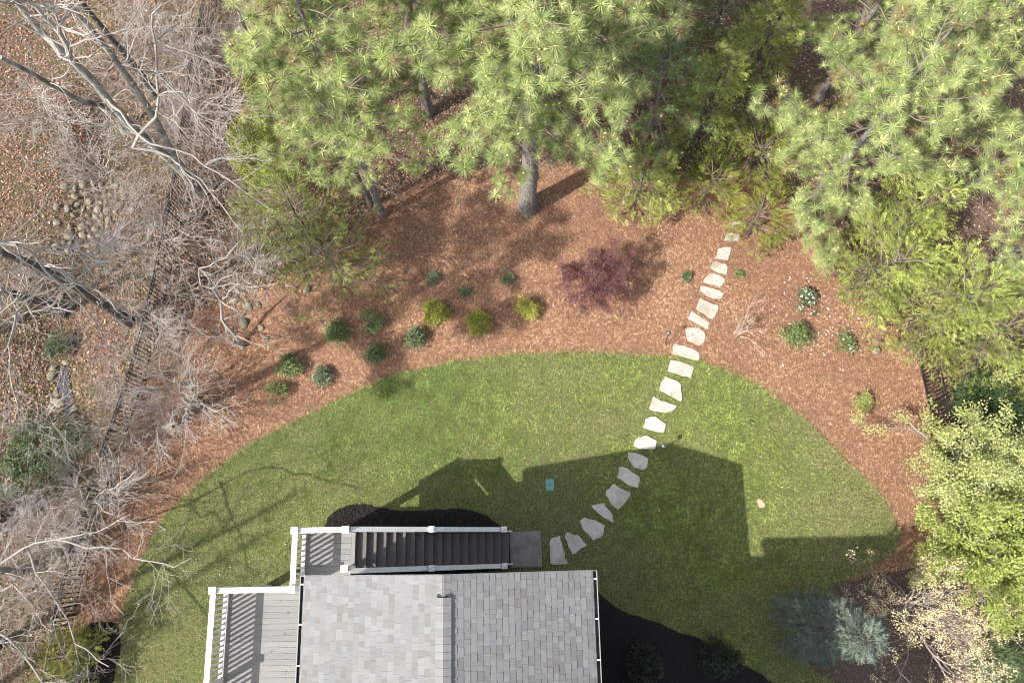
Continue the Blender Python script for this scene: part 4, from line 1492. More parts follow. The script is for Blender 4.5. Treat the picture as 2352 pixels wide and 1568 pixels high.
# -------- leafy shrubs
def shrub(u, v, r, h, label, pal, seed=0, n=None, temps=None, size=(.10, .16), group="shrubs of the straw bed", fill=.35, stems=7, mat="foliage", cat="shrub", zb=None, flowers=0, fcol=(.8, .78, .72), name="shrub", open_=0.0):
    rng = np.random.default_rng(seed + 1700)
    x, y = P(u, v)
    if group in ("shrubs of the straw bed", "golden rounded shrubs"):
        r *= .86; h *= .9
        open_ = min(max(open_ + .1, .36), .56) if group.startswith("shrubs") else open_
        pal = np.array(pal) * 1.2
    t = thing(name, label, cat, (x, y, 0 if zb is None else zb), group=group)
    n = n or int(420 * r * r / .2 * (1 - .55 * open_))
    # a shrub is a handful of leafy clumps of different size round the stems
    nc = 16 if open_ < .15 else int(11 - 6 * open_)
    ca = np.arange(nc) * 2.4 + rng.normal(0, .35, nc)
    cr = np.sqrt((np.arange(nc) + .4) / nc) * rng.uniform(.55, .9, nc)
    cz = h * (.62 - .38 * cr ** 2) * rng.uniform(.8, 1.15, nc)
    cs = rng.uniform(.22, .38, nc) * (1.0 + .5 * (nc < 12))
    ck = rng.choice(nc, n, p=cs ** 2 / np.sum(cs ** 2))
    d = rng.normal(0, 1, (n, 3)); d[:, 2] = np.abs(d[:, 2]) * .9 - .25
    d /= np.linalg.norm(d, axis=1, keepdims=True)
    rad = np.where(rng.random(n) < fill, rng.uniform(.2, .9, n), rng.uniform(.8, 1.15, n)) * cs[ck]
    pos = np.c_[np.cos(ca) * cr * r * .82, np.sin(ca) * cr * r * .82, cz][ck] + d * rad[:, None] * np.array([r, r, h * .75])
    pos[:, 2] = np.maximum(pos[:, 2], .04)
    if open_:
        g = vnoise(pos[:, 0] + seed * 3, pos[:, 1] + pos[:, 2], .16, seed + 2)
        k = g > open_
        pos, d = pos[k], d[k]; n = len(pos)
    segs = []
    for k in range(stems):
        e = pos[rng.integers(n)]
        m = e * .5 + rng.normal(0, .03, 3)
        segs += [[0, 0, -.02, *m, .012, .008], [*m, *e, .008, .004]]
    for k in range(stems * 5):
        e = pos[rng.integers(n)]; q = e * .55 + rng.normal(0, .04, 3); q[2] = max(q[2], .03)
        segs.append([*q, *e, .005, .003])
    MB().tubes(segs, n=4, col=(.22, .17, .13)).obj("stems", MT["twig"], t)
    mb = MB()
    stamp_mix(mb, temps or CLUST, pos, d * .6 + np.array([0, 0, .5]), rng.uniform(*size, n), pick(rng, pal, n, .75, 1.25), rng)
    mb.obj("foliage", MT[mat], t)
    if flowers:
        k = rng.choice(n, min(n, flowers), replace=False)
        MB().stamp(*FLOWER, pos[k] * np.array([1.05, 1.05, 1.05]) + np.array([0, 0, .03]), d[k] + np.array([0, 0, .6]), rng.uniform(.028, .05, len(k)), np.array(fcol) * rng.uniform(.9, 1.05, (len(k), 1)), rng=rng).obj("flowers", MT["petal"], t, kind="stuff")
    return t


# ================================================================== the planting
GOLD = [(.27, .27, .05), (.22, .24, .045), (.32, .30, .07), (.16, .18, .03)]
GREEN = [(.12, .17, .055), (.155, .205, .07), (.095, .135, .045), (.19, .21, .09)]
DARK = [(.085, .125, .055), (.11, .155, .07), (.07, .105, .046), (.15, .17, .08)]
SAGE = [(.14, .18, .10), (.17, .205, .12), (.12, .15, .085)]

shrub(1000, 720, .53, .62, "round golden green shrub, leftmost of the three rounded golden shrubs", GOLD, 1, temps=CLUST_TINY, group="golden rounded shrubs")
shrub(1102, 745, .53, .62, "round golden green shrub, middle of the three rounded golden shrubs", GOLD, 2, temps=CLUST_TINY, group="golden rounded shrubs")
shrub(1210, 715, .45, .58, "brightest yellow shrub with a hollow middle, rightmost of the three golden shrubs", [(.42, .40, .08), (.35, .34, .06), (.25, .26, .05)], 3, temps=CLUST_TINY, group="golden rounded shrubs", open_=.30)
shrub(957, 780, .42, .55, "low dark green shrub in front of the left golden shrub", DARK, 4)
shrub(865, 815, .40, .5, "dark glossy shrub nearest the lawn's curved edge", DARK, 5, open_=.25)
shrub(668, 840, .50, .6, "largest dark green shrub standing alone near the bare branches", GREEN, 6, open_=.2)
shrub(640, 908, .46, .55, "light green straggly shrub close to the lawn's left curve", [(.13, .17, .05), (.10, .14, .045), (.16, .19, .06)], 7, open_=.42)
shrub(742, 870, .40, .45, "thin grey green shrub between the largest dark shrub and the lawn", SAGE, 8, open_=.5)
shrub(775, 765, .45, .5, "mid green shrub under the sparse cedar's left side", GREEN, 9, open_=.2)
shrub(855, 745, .45, .6, "mid green shrub right of its twin under the sparse cedar", GREEN, 10, open_=.3)
shrub(995, 640, .22, .27, "small grey green shrub above the left golden shrub", SAGE, 11, open_=.42)
shrub(1070, 675, .18, .22, "tiny grey green shrub between two golden shrubs, higher up the bed", SAGE, 12, open_=.45)
shrub(1165, 640, .25, .28, "small sage green shrub above the brightest yellow shrub", SAGE, 13, open_=.38)
shrub(1573, 637, .20, .26, "small dark shrub beside the path below the maple's shadow", DARK, 14, open_=.3)
shrub(1697, 632, .12, .16, "tiny green seedling right of the path in the straw", GREEN, 15)
shrub(1847, 697, .50, .45, "white flowering evergreen shrub at the straw's right edge", DARK, 16, open_=.4, flowers=70)
shrub(1825, 772, .52, .6, "dense dark green shrub just below the white flowering shrub", GREEN, 17, open_=.2)
shrub(1935, 783, .45, .32, "sparse shrub with white blooms near the lone pale rock", GREEN, 18, open_=.5, flowers=40)
shrub(1975, 923, .38, .46, "pale yellow green shrub alone in the right straw bed", [(.36, .36, .13), (.30, .32, .10), (.22, .25, .07)], 19, temps=CLUST_TINY)
shrub(1717, 968, .10, .12, "small pale weed tuft growing in the sunny lawn", [(.2, .25, .1), (.15, .2, .07)], 20, n=26, stems=3)
shrub(1650, 1505, .6, .7, "dim shrub in the black mulch beside the house, near the lawn", [(.03, .045, .02), (.04, .055, .025)], 21, group="shrubs in the shaded black bed", zb=.05, open_=.35)  # leaf greens darkened to carry the house's shade
shrub(1480, 1520, .55, .6, "dim shrub in the black mulch against the house wall", [(.03, .045, .02), (.04, .055, .025)], 22, group="shrubs in the shaded black bed", zb=.05, open_=.35)  # same lowered greens, house shade put into the colour
# dry twiggy shrubs
stemmy("dry brown twiggy shrub below the maple, nearer the golden shrubs", (1320, 722), 9, .42, 1.3, 1, r=.008, col=(.30, .20, .13), kids=(2, 5))
stemmy("dry brown twiggy shrub below the maple, nearer the path", (1425, 732), 9, .42, 1.3, 2, r=.008, col=(.30, .20, .13), kids=(2, 5))
stemmy("bare multi stemmed crape myrtle shrub in straw right of the path", (1692, 768), 9, 1.25, .40, 3, r=.018, col=(.46, .36, .28), kids=(2, 4), tilt=(.15, .10), lev=2)

# white petals dropped round the flowering shrubs
rp = np.random.default_rng(55)
pu = np.concatenate([rp.normal(1860, 38, 85), rp.normal(1915, 55, 85)]); pv = np.concatenate([rp.normal(690, 38, 85), rp.normal(765, 40, 85)])
pp = np.array([P(u, v) for u, v in zip(pu, pv)])
MB().stamp(*FLOWER, np.c_[pp, np.full(len(pp), .075)], np.c_[rp.normal(0, .3, (len(pp), 2)), np.ones(len(pp))], rp.uniform(.014, .036, len(pp)), np.array([.62, .60, .56]) * rp.uniform(.85, 1.1, (len(pp), 1)), rng=rp).obj("fallen_petals", MT["petal"], kind="stuff")

# -------- burgundy maple
def maple():
    rng = np.random.default_rng(61)
    x, y = P(1372, 622, 1.7)
    t = thing("maple_tree", "small burgundy leaved maple casting shade on the straw", "maple tree", (x, y, 0))
    segs = []; tips = []
    MB().polytube([(0, 0, -.05), (.02, .01, .35), (.0, .03, .7)], [.055, .045, .04], n=8).obj("trunk", MT["dark_bark"], t, smooth=True)
    for k in range(17):
        a = k * 2.4 + rng.normal(0, .2)
        d = np.array([math.cos(a) * 1.0, math.sin(a) * 1.0, rng.uniform(.35, 1.3)])
        sprout(segs, tips, (0, .03, .45 + .02 * k), d, rng.uniform(.95, 1.45), .018, 2, rng, up=.02, kids=(4, 7), wob=.16, ratio=(.35, .6))
    MB().tubes(segs, n=4, col=(.16, .10, .09)).obj("branches", MT["twig"], t, kind="stuff")
    s = np.array(segs)
    outer = s[(np.hypot(s[:, 3], s[:, 4]) > .25)]
    k = rng.choice(len(outer), min(len(outer), 5600), replace=False)
    pos = outer[k, 3:6] + rng.normal(0, .03, (len(k), 3))
    mb = MB()
    stamp_mix(mb, CLUST_TINY, pos, np.c_[rng.normal(0, .3, (len(k), 2)), np.ones(len(k))], rng.uniform(.08, .14, len(k)), pick(rng, [(.14, .05, .052), (.18, .07, .07), (.10, .036, .04), (.25, .12, .115)], len(k)), rng)
    mb.obj("crown", MT["foliage"], t)


maple()

# -------- pines
pine((1212, 478), "big pine with thick furrowed trunk standing at the straw's top edge", 16, 5.2, 3.9, .29, lean=(-.15, .35), seed=1, tufts=1.35, step=.21, rbias=lambda a, f: .62 if (f < .16 and abs(a - 4.71) < .75) else 1.0)
pine((880, 492), "slim pine with paired trunks at the left end of the straw", 12.5, 3.8, 2.4, .13, lean=(-.3, .2), seed=2)
pine((852, 470), "thinner companion pine just behind the slim paired pine", 11.5, 5.0, 1.9, .10, lean=(-.4, .3), seed=3)
pine((748, 205), "grey trunked pine rising at the top left beside the bare wood", 14, 5.0, 2.2, .17, lean=(-.1, .3), seed=4, bark="grey_bark")
pine((985, 260), "pine behind the paired trunks with crown reaching the top edge", 12, 3.2, 3.3, .17, seed=5, tufts=1.25)
pine((1330, 210), "pine behind the big trunk with crown at the top middle", 13, 3.6, 2.9, .18, seed=6, tufts=1.1)
pine((1480, 330), "young shaded pine in the dim gap right of the big pine", 5.2, 1.0, 2.2, .09, seed=7, pal=[(.17, .25, .085), (.20, .28, .09)], tsize=.8)  # needle greens lowered to hold the shade of the gap
pine((1840, 500), "broad bright pine filling the upper right beside the cedar", 9.6, 2.0, 3.3, .17, seed=8, tufts=1.4, lean=(.2, .2))
pine((1880, 230), "pale green pine behind the broad bright pine at the top", 9.0, 2.2, 2.7, .14, seed=9, tufts=1.25)
pine((2085, 255), "pine with pale crown in the top right corner", 9.0, 2.8, 2.9, .13, seed=10, tufts=1.15, lean=(.3, .1))
pine((2130, 500), "pine at the right edge above the large cedar", 9.0, 3.0, 2.3, .16, seed=11, lean=(.4, .1))
pine((2215, 640), "right edge pine leaning over the cedar's far side", 7.5, 2.2, 1.9, .13, seed=12, lean=(.3, 0))

pine((1975, 345), "pine in the middle of the upper right group, between two broad crowns", 7.0, 2.0, 2.7, .08, seed=15, tufts=1.35)

# dead snag between the right pines
rs = np.random.default_rng(71)
sb_ = P3(2255, 425, 0)
tsn = thing("dead_snag", "pale dead snag standing in the gap between the right hand pines", "dead tree", tuple(sb_))
pts = [P3(2255, 425, 0) - sb_, P3(2270, 360, 2.0) - sb_, P3(2285, 290, 3.4) - sb_, P3(2292, 255, 4.1) - sb_]
MB().polytube(smooth_outline(np.array(pts), .5, .0, closed=False), np.linspace(.11, .05, len(smooth_outline(np.array(pts), .5, 0, closed=False))), n=8, rough=.08).obj("trunk", MT["pale_bark"], tsn, smooth=True)
sg = []; tps = []
for k in range(9):
    q = pts[1] + (pts[3] - pts[1]) * rs.random(); a = rs.uniform(0, 6.28)
    sprout(sg, tps, q, (math.cos(a), math.sin(a), .2), rs.uniform(.5, 1.5), .018, 1, rs, kids=(1, 4))
MB().tubes(sg, n=4, col=(.42, .37, .33)).obj("branches", MT["twig"], tsn, kind="stuff")

# -------- cedars
cedar((790, 650), "sparse green cedar at the straw's left side, above the green shrubs", 3.4, 2.1, 1, .42, [(.23, .26, .075), (.27, .295, .085), (.18, .22, .065)], z0=.2, shape=.3)
cedar((735, 560), "fuller cedar behind the sparse one, left of the straw", 4.0, 2.1, 2, .6, [(.23, .26, .065), (.27, .295, .07), (.19, .22, .055)], shape=.35)
cedar((665, 545), "low cedar tangled with bare branches left of the fuller cedar", 3.2, 1.8, 3, .42, [(.22, .245, .085), (.25, .275, .09)], shape=.35)
cedar((640, 420), "bright yellow green privet tree next to the bare wood", 3.6, 1.0, 4, .9, [(.21, .24, .035), (.17, .20, .03), (.25, .27, .05)], temps=CLUST_TINY, sz=(.12, .2), mat="foliage", name="privet_tree", cat="privet tree", group=None, shape=.35)
cedar((650, 270), "small yellow green privet under the dark bare trunk", 3.0, .95, 5, .8, [(.20, .23, .035), (.16, .19, .03)], temps=CLUST_TINY, sz=(.12, .2), mat="foliage", name="privet_tree", cat="privet tree", group=None, shape=.35)
cedar((1455, 465), "low bushy cedar at the straw's top edge right of the big pine", 2.6, 1.55, 6, 1.0, CEDAR_PAL, z0=.15, shape=.45)
cedar((1590, 330), "bright topped cedar in the dim gap", 5.2, 1.5, 7, 1.0, CEDAR_PAL)
cedar((1700, 200), "yellow green cedar against the pale pine at the top", 5.0, 1.35, 8, 1.0, CEDAR_PAL)
cedar((1530, 130), "dark cedar deep in the shade at the top", 4.0, 1.8, 9, .65, CEDAR_SHADED)
cedar((1420, 60), "dark cedar in shade behind the top middle pine", 4.0, 1.8, 10, .65, CEDAR_SHADED)
cedar((1640, 70), "dark cedar in shade below the top yellow green cedar", 3.6, 1.8, 11, .65, CEDAR_SHADED)
cedar((1720, 400), "loose cedar shading the path's upper end", 2.4, 1.7, 12, .75, [(.22, .24, .045), (.18, .205, .04)], z0=.2, shape=.4)
cedar((1715, 540), "open cedar whose sprays overhang the top flagstones", 2.0, 1.3, 13, .62, [(.24, .26, .05), (.20, .225, .045)], z0=.3, shape=.35)
cedar((1610, 455), "small cedar between the straw and the path's upper end", 2.0, 1.2, 14, .6, [(.22, .24, .045), (.18, .205, .04)], z0=.2, shape=.4)
cedar((1960, 660), "large yellow green cedar overhanging the right straw bed", 3.6, 2.1, 15, .95, CEDAR_PAL, shape=.32)
cedar((2090, 750), "second large cedar right of the overhanging one, above the fence", 3.8, 2.2, 16, .95, CEDAR_PAL, shape=.32)
cedar((2180, 800), "rearmost large cedar at the right edge, behind the fence", 3.2, 2.1, 17, .9, CEDAR_PAL, shape=.32)
cedar((2010, 560), "cedar showing between the broad pine and the right edge pine", 4.6, 1.5, 18, .9, CEDAR_PAL, shape=.6)
cedar((218, 1478), "small yellow green cedar in the black bed by the west fence", 1.9, .75, 19, .8, [(.21, .21, .05), (.18, .19, .045)], z0=.1, shape=.5, stretch=(1.2, 1))
cedar((190, 1560), "low cedar at the bottom left corner beside the fence", 1.4, .7, 20, .8, [(.17, .18, .045), (.14, .155, .04)], z0=.1, shape=.5)
BLUE = [(.165, .20, .16), (.20, .235, .19), (.13, .165, .13)]
cedar((1830, 1432), "grey green juniper rising out of the house's shadow", 5.3, 1.0, 21, 1.15, BLUE, z0=.2, shape=.7, sz=(.18, .34), group=None, name="juniper_tree", cat="juniper tree")

# -------- broadleaf trees on the right
LIME = [(.33, .37, .09), (.28, .33, .07), (.38, .41, .13), (.22, .27, .06)]


def leafing(label, base_uv, n, L, spread, seed, pal, nleaf, size, temps, bark=(.34, .31, .28), tilt=(0, 0), name="leafing_tree", cat="leafing tree", r=.05, zmin=0.8, mat="foliage", lev=2, kids=(4, 7), group=None):
    t, tips, o = stemmy(label, base_uv, n, L, spread, seed, r=r, col=bark, lev=lev, kids=kids, cat=cat, name=name, group=group, tilt=tilt)
    rng = np.random.default_rng(seed + 2100)
    tp = np.array([q for q, _ in tips]); td = np.array([d for _, d in tips])
    m = tp[:, 2] > zmin
    tp, td = tp[m], td[m]
    k = rng.integers(0, len(tp), nleaf)
    pos = tp[k] + rng.normal(0, .07, (nleaf, 3)) - td[k] * rng.uniform(0, .3, (nleaf, 1))
    mb = MB()
    stamp_mix(mb, temps, pos, np.c_[rng.normal(0, .4, (nleaf, 2)), np.ones(nleaf)], rng.uniform(*size, nleaf), pick(rng, pal, nleaf), rng)
    mb.obj("crown", MT[mat], t)
    return t


leafing("bright lime leaved tree at the right edge", (2160, 1235), 10, 3.4, .55, 1, LIME, 3600, (.11, .18), CLUST, tilt=(.30, -.05), r=.06, zmin=1.5)
leafing("lime leaved tree low in the right corner above the narrow leaved shrub", (2245, 1325), 7, 2.5, .5, 2, LIME, 2600, (.11, .18), CLUST, tilt=(.15, .05), r=.05, zmin=1.0)
leafing("half leafed tree with grey limbs over the right straw edge", (2165, 1100), 13, 3.6, .85, 3, [(.40, .42, .14), (.46, .47, .20), (.30, .34, .10)], 6500, (.08, .14), CLUST_FEW, bark=(.30, .275, .25), tilt=(.25, .1), r=.06, zmin=.8)
leafing("cream flowered witch hazel shrub next to the juniper", (2070, 1400), 17, 3.0, 1.0, 4, [(.74, .62, .34), (.66, .52, .27), (.80, .70, .44)], 950, (.09, .14), CLUST_TINY, bark=(.34, .28, .26), tilt=(.1, -.05), r=.028, zmin=.6, name="witch_hazel", cat="flowering shrub", lev=2, kids=(3, 6))
shrub(2225, 945, 1.35, 2.4, "dark glossy evergreen shrub behind the short fence", [(.045, .08, .03), (.06, .10, .035), (.09, .13, .05)], 30, n=1500, temps=CLUST_NARROW, size=(.13, .2), group=None, stems=10, cat="evergreen shrub", name="evergreen_shrub")
shrub(2190, 1060, 1.1, 1.8, "evergreen shrub showing under the half leafed tree", [(.05, .085, .03), (.075, .115, .04)], 31, n=1000, temps=CLUST_NARROW, size=(.12, .18), group=None, stems=10, cat="evergreen shrub", name="evergreen_shrub")
shrub(2255, 1500, 1.05, 1.7, "narrow leaved light green shrub in the bottom right corner", [(.13, .18, .075), (.16, .21, .10), (.10, .14, .06)], 32, n=1300, temps=CLUST_NARROW, size=(.12, .18), group=None, stems=9, cat="evergreen shrub", name="evergreen_shrub")
shrub(60, 1060, 1.5, .8, "ivy covered mound at the left edge below the creek pool", [(.08, .12, .045), (.11, .15, .06), (.06, .095, .035), (.15, .18, .08)], 33, n=1300, temps=CLUST, size=(.10, .17), group=None, stems=9, cat="ivy mound", name="ivy_mound", zb=-.25, open_=.3)
shrub(170, 1010, .8, .5, "small ivy patch right of the creek pool", [(.08, .12, .045), (.11, .15, .06)], 34, n=420, temps=CLUST, size=(.09, .15), group=None, stems=5, cat="ivy mound", name="ivy_mound", zb=-.25, open_=.4)
shrub(125, 790, .5, .4, "grey green fern clump above the creek pool", SAGE, 35, n=260, temps=CLUST_NARROW, size=(.10, .16), group=None, cat="fern", name="fern_clump", zb=-.35, open_=.3)

# -------- the bare wood on the west
TL, ML, BL = (0, 0), (0, 550), (0, 1100)
c1 = crop(*TL, [(1300, 1240), (1200, 1130), (1000, 950), (900, 860), (780, 740), (640, 560), (480, 400), (300, 240), (100, 0)])
c2 = crop(*TL, [(1320, 1260), (1180, 1060), (1060, 830), (950, 650), (830, 480), (700, 300), (530, 100), (440, -20)])


def zl(uv, zs):
    return [(u, v, z) for (u, v), z in zip(uv, np.linspace(zs[0], zs[1], len(uv)))]


bare_tree("tallest pale twin trunked tree leaning across the upper left wood", (462, 448), [(c1, .15, .07), (c2, .13, .06)],
          [(zl(crop(*TL, [(1000, 960), (1200, 1000), (1470, 1160), (1650, 1290), (1830, 1420)]), (6.2, 5.2)), .05, .018),
           (zl(crop(*TL, [(900, 1000), (1060, 1030), (1300, 1170), (1460, 1350), (1640, 1568)]), (6.0, 5.0)), .055, .018),
           (zl(crop(*TL, [(1050, 780), (1065, 640), (1060, 500), (1045, 280), (1030, 100), (1100, 20)]), (6.5, 9)), .05, .03),
           (zl(crop(*TL, [(1060, 270), (1140, 210), (1250, 180), (1400, 190)]), (8, 8)), .035, .012),
           (zl(crop(*TL, [(1065, 500), (1180, 600), (1250, 680), (1320, 770), (1500, 830)]), (7.6, 6.5)), .035, .012),
           (zl(crop(*TL, [(1070, 630), (1250, 640), (1450, 710), (1580, 765), (1890, 790)]), (7.2, 6)), .035, .012),
           (zl(crop(*TL, [(830, 440), (940, 465), (1100, 460), (1250, 435)]), (8.5, 8)), .03, .012),
           (zl(crop(*TL, [(470, 400), (410, 220), (230, 30), (200, -20)]), (9, 11)), .09, .06),
           (zl(crop(*TL, [(400, 180), (480, 80), (560, 10)]), (10, 10.5)), .06, .04)], 1, bark="pale_bark", nside=11, lev=1, slen=(.9, 2.0))
bare_tree("slim dark trunked tree left of the grey trunked pine", (627, 178), [(crop(*TL, [(1840, 510), (1750, 350), (1650, 180), (1560, 0)]), .09, .06)], [], 2, bark="dark_bark", col=(.30, .26, .23), nside=6)
bare_tree("dark tree half hidden behind the pale twin trunks", (352, 215), [(crop(*TL, [(990, 560), (860, 390), (740, 250), (640, 130), (520, -20)]), .13, .08)], [], 3, bark="dark_bark", col=(.36, .32, .29), nside=9, slen=(1, 2))
bare_tree("grey leaning tree over the mossy patch at the left edge", (270, 285), [(crop(*TL, [(740, 730), (560, 690), (430, 620), (200, 490), (0, 390)]), .12, .07)], [], 4, bark="grey_bark", nside=12, slen=(.9, 1.9))
bare_tree("thick dark trunked tree leaning out at the left edge mid height", (292, 738), [(crop(*ML, [(800, 600), (700, 540), (480, 400), (250, 280), (0, 180)]), .155, .11)],
          [(zl(crop(*ML, [(0, 115), (230, 180), (330, 310), (480, 490), (560, 560), (640, 650), (700, 780)]), (9, 6.0)), .075, .02),
           (zl(crop(*ML, [(340, 290), (520, 360), (650, 440), (800, 570), (900, 650)]), (8, 6)), .05, .02),
           (zl(crop(*ML, [(230, 165), (350, 145), (500, 150), (650, 125), (800, 210), (930, 240)]), (8.5, 7.5)), .04, .014),
           (zl(crop(*ML, [(500, 150), (580, 210), (680, 245), (800, 210)]), (8, 7.5)), .03, .012)], 5, bark="dark_bark", nside=11, lev=1, slen=(.8, 1.8))
bare_tree("crooked tree with pale hanging limb at the left edge", (128, 706), [(crop(*ML, [(300, 520), (160, 490), (0, 420)]), .15, .12)],
          [(zl(crop(*ML, [(0, 670), (90, 610), (170, 500), (230, 480), (380, 420)]), (4, 3.2)), .055, .03),
           (zl(crop(*ML, [(100, 610), (95, 680), (70, 800), (60, 960), (120, 1250)]), (4, 4.5)), .04, .015)], 6, bark="dark_bark", nside=7)
bare_tree("slender curving tree rooted at the straw's left point", (558, 802),
          [([(540, 770, .5), (510, 735, 1.2), (507, 690, 1.9), (490, 664, 2.5)], .06, .03)],
          [(zl(crop(*ML, [(1440, 430), (1580, 320), (1750, 330)]), (2.5, 3.2)), .025, .01),
           (zl(crop(*ML, [(1360, 400), (1335, 340), (1350, 290), (1510, 220), (1580, 150), (1640, 30)]), (2.6, 4.5)), .035, .012),
           (zl(crop(*ML, [(1430, 420), (1560, 380), (1660, 410), (1880, 390)]), (2.5, 3.0)), .025, .01),
           (zl(crop(*ML, [(1440, 460), (1300, 410), (1160, 430)]), (2.5, 3.2)), .02, .01),
           (zl(crop(*ML, [(1640, 825), (1500, 760), (1350, 745), (1100, 780)]), (.2, 1.2)), .04, .02)], 7, bark="pale_bark", nside=12, lev=1, slen=(.6, 1.3))
bare_tree("tree whose pale limbs reach in from the left edge low down", (20, 1320), [([(10, 1310, 1.0), (-40, 1320, 3.0)], .14, .10)],
          [(zl([(-30, 1315), (0, 1300), (54, 1256), (133, 1239), (218, 1220), (300, 1180)], (4, 5)), .045, .012),
           (zl([(133, 1239), (200, 1250), (272, 1265), (340, 1290), (400, 1300), (440, 1280)], (4.5, 4.5)), .04, .012),
           (zl([(57, 1258), (85, 1310), (110, 1350), (140, 1390), (155, 1430), (180, 1470), (250, 1530)], (4, 3.5)), .045, .015),
           (zl([(0, 1360), (30, 1340), (80, 1400), (120, 1450)], (4, 4)), .03, .012)], 8, bark="pale_bark", nside=12, lev=1, slen=(.7, 1.6))
bare_tree("tree whose single pale limb crosses the bottom left corner", (-20, 1490), [([(-25, 1480, 1.0), (-60, 1470, 3.0)], .10, .08)],
          [(zl([(-40, 1430), (0, 1445), (45, 1500), (75, 1535), (110, 1590)], (3.2, 3.2)), .05, .025)], 9, bark="pale_bark", nside=9, lev=1)

stemmy("pale many branched shrub tree spreading over the straw at left centre", (455, 930), 19, 2.9, .95, 10, r=.026, col=(.34, .315, .29), lev=2, kids=(5, 9), up=.0, tilt=(0, 0), group="bare shrub trees along the west fence", name="bare_shrub_tree", ratio=(.3, .55))
stemmy("grey crowned shrub tree between fence and lawn, lower left", (255, 1140), 17, 3.2, .95, 11, r=.034, col=(.33, .30, .275), lev=2, kids=(5, 9), up=.0, group="bare shrub trees along the west fence", name="bare_shrub_tree", ratio=(.3, .55))
stemmy("grey thicket of fine twigs below the crowned shrub tree at left", (130, 1240), 14, 2.2, .9, 12, r=.02, col=(.35, .31, .29), lev=2, kids=(4, 8), group="bare shrub trees along the west fence")
stemmy("pale vine tangle above the heap of creek stones", (235, 390), 15, 2.6, .8, 13, r=.02, col=(.33, .305, .28), lev=2, kids=(5, 8), up=-.03, wob=.3)
stemmy("pale vine tangle at the far left above the creek", (120, 270), 12, 2.6, .8, 14, r=.02, col=(.38, .355, .32), lev=2, kids=(4, 8), up=-.03, wob=.28)
stemmy("brownish twig thicket between the twin trunks and the privet", (500, 330), 16, 2.8, .8, 15, r=.018, col=(.33, .28, .26), lev=2, kids=(5, 9), wob=.2)
stemmy("fine grey thicket near the top left of the wood", (430, 150), 14, 2.6, .8, 16, r=.018, col=(.36, .32, .295), lev=2, kids=(4, 8), wob=.2)
stemmy("low twiggy thicket along the fence at left centre", (395, 560), 14, 2.2, .8, 17, r=.018, col=(.35, .30, .28), lev=2, kids=(4, 8), wob=.2)
stemmy("grey twig thicket over the sparse cedar's left", (610, 620), 12, 2.4, .75, 18, r=.018, col=(.40, .38, .34), lev=2, kids=(4, 8), wob=.22)
stemmy("dark twig thicket in the bottom left black bed", (215, 1555), 14, 1.3, .9, 19, r=.012, col=(.30, .25, .24), lev=2, kids=(3, 7), wob=.2)
stemmy("twiggy shrub at the left edge beside the long fence", (60, 1180), 12, 2.0, .8, 20, r=.018, col=(.42, .37, .35), lev=2, kids=(4, 8), wob=.2)

# tall bare trees standing west of the frame; their shadows streak the lawn
for k, (x, y, h) in enumerate(((-19.6, -5.2, 15.0), (-22.5, 3.5, 18.0), (-22.0, -7.5, 17.0))):
    rng = np.random.default_rng(4000 + k)
    t = thing("bare_tree", ("tall bare tree just west of the fence, out of view to the lower left", "tall bare tree west of the creek, out of view at the left", "tall bare tree farthest to the lower left, out of view")[k], "bare tree", (x, y, 0), group="bare trees of the west wood")
    zs = np.linspace(-.1, h, 12)
    c = np.c_[np.cumsum(rng.normal(0, .08, (12, 2)), 0), zs]
    MB().polytube(c, np.linspace(.2, .04, 12), n=9, rough=.05, flare=.3).obj("trunk", MT["grey_bark"], t, smooth=True)
    sg = []; tp = []
    for j in range(26):
        i = rng.integers(4, 11); a = rng.uniform(0, 6.28)
        sprout(sg, tp, c[i], (math.cos(a), math.sin(a), .7), rng.uniform(1.2, 3.2), .035, 2, rng, kids=(3, 6))
    MB().tubes(sg, n=3, col=(.48, .45, .41)).obj("branches", MT["twig"], t, kind="stuff")

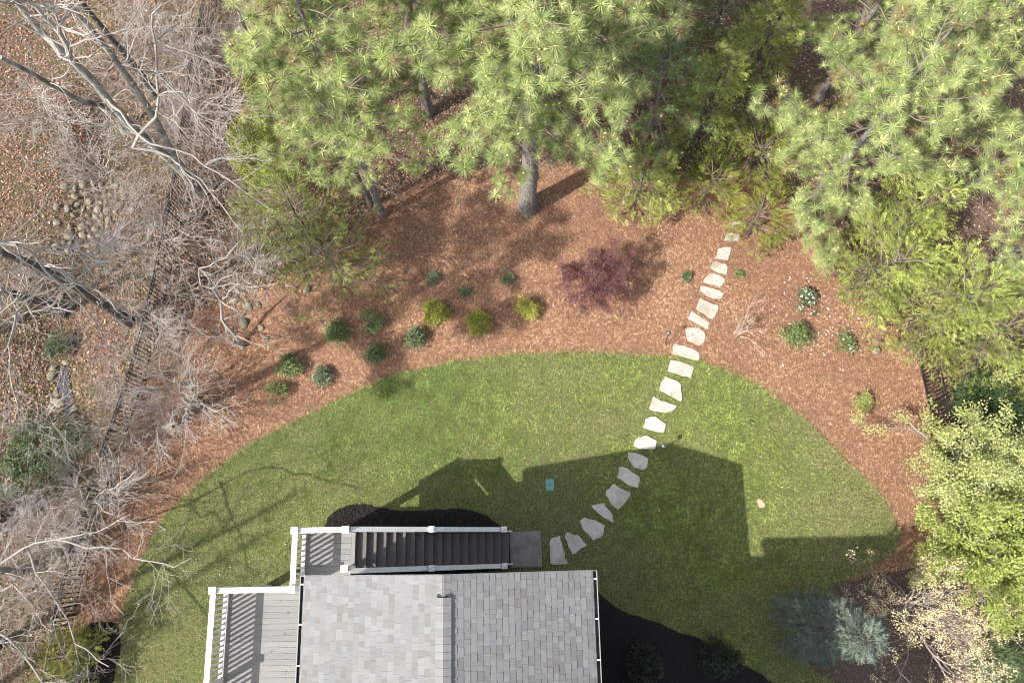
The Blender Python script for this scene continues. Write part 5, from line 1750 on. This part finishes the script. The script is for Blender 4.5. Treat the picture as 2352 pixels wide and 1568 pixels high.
for k, (u, v, lab) in enumerate(((330, 620, "grey twig thicket between the leaning dark trunk and the long fence"), (250, 560, "thin twig thicket just below the heap of creek stones"),
                                 (330, 100, "fine twig thicket among the trunks near the top left"), (560, 120, "brown twig thicket left of the slim dark trunk"),
                                 
                                 (560, 440, "twig thicket at the foot of the tallest twin trunks"), (400, 700, "tall twig thicket leaning over the fence beside the outcrop"), (440, 300, "tall twig thicket over the fence right of the twin trunks"), (300, 950, "tall twig thicket over the fence below the creek pool"), (190, 1330, "twig thicket over the fence near the bottom left cedar"), (330, 1010, "twig thicket on the straw beside the long fence"))):
    stemmy(lab, (u, v), 10, 2.0, .85, 40 + k, r=.012, col=(.28, .235, .21) if k % 2 else (.34, .30, .27), lev=2, kids=(4, 8), wob=.22, group="twig thickets of the west wood")

pine((-60, 1215), "very tall pine out of view to the left whose shade falls on the straw", 20.5, 12.5, 3.8, .26, seed=31, tufts=1.9, group=None, tsize=1.4, step=.42)

rl = np.random.default_rng(91)
lp = np.concatenate([np.c_[rl.uniform(-2.4, .2, 34), rl.uniform(-4, -.6, 34), np.full(34, DZ + .012)], np.c_[rl.uniform(-.5, .55, 8), rl.uniform(.05, .9, 8), np.full(8, DZ + .012)],
                     np.c_[rl.uniform(4.8, 5.6, 6), rl.uniform(0, .95, 6), np.full(6, .095)]])
cr_, sr_ = math.cos(HROT), math.sin(HROT)
lp = np.c_[HX + lp[:, 0] * cr_ - lp[:, 1] * sr_, HY + lp[:, 0] * sr_ + lp[:, 1] * cr_, lp[:, 2]]
mbl = MB()
leaf_stamp(mbl, len(lp), lp, rl, np.array([(.30, .20, .13), (.22, .13, .08), (.36, .28, .2)]), (.4, .3, .3), .03, .075)
mbl.obj("leaves_on_deck", MT["leaf"], kind="stuff")

for k, (u, v, lab) in enumerate(((372, 760, "brown twig thicket over the fence by the dark leaning trunk"), (412, 520, "brown twig thicket over the fence below the twin trunks' foot"), (452, 300, "brown twig thicket over the fence near the privet"), (345, 830, "brown twig thicket over the fence right of the creek pool"), (480, 160, "brown twig thicket over the fence at the top of the wood"), (290, 980, "brown twig thicket over the fence beside the ivy mound"), (240, 1150, "brown twig thicket along the fence under the crowned shrub tree"), (180, 180, "loose brown thicket at the mossy patch, upper left"), (300, 480, "loose brown thicket right of the creek stones"), (90, 950, "loose brown thicket at the creek pool's left bank"), (60, 640, "loose brown thicket under the dark leaning trunk's top"))):
    stemmy(lab, (u, v), 11, 2.3, .8, 70 + k, r=.012, col=(.30, .25, .225) if k % 3 else (.36, .325, .30), lev=2, kids=(4, 7), wob=.22, minr=.0038, group="twig thickets of the west wood")
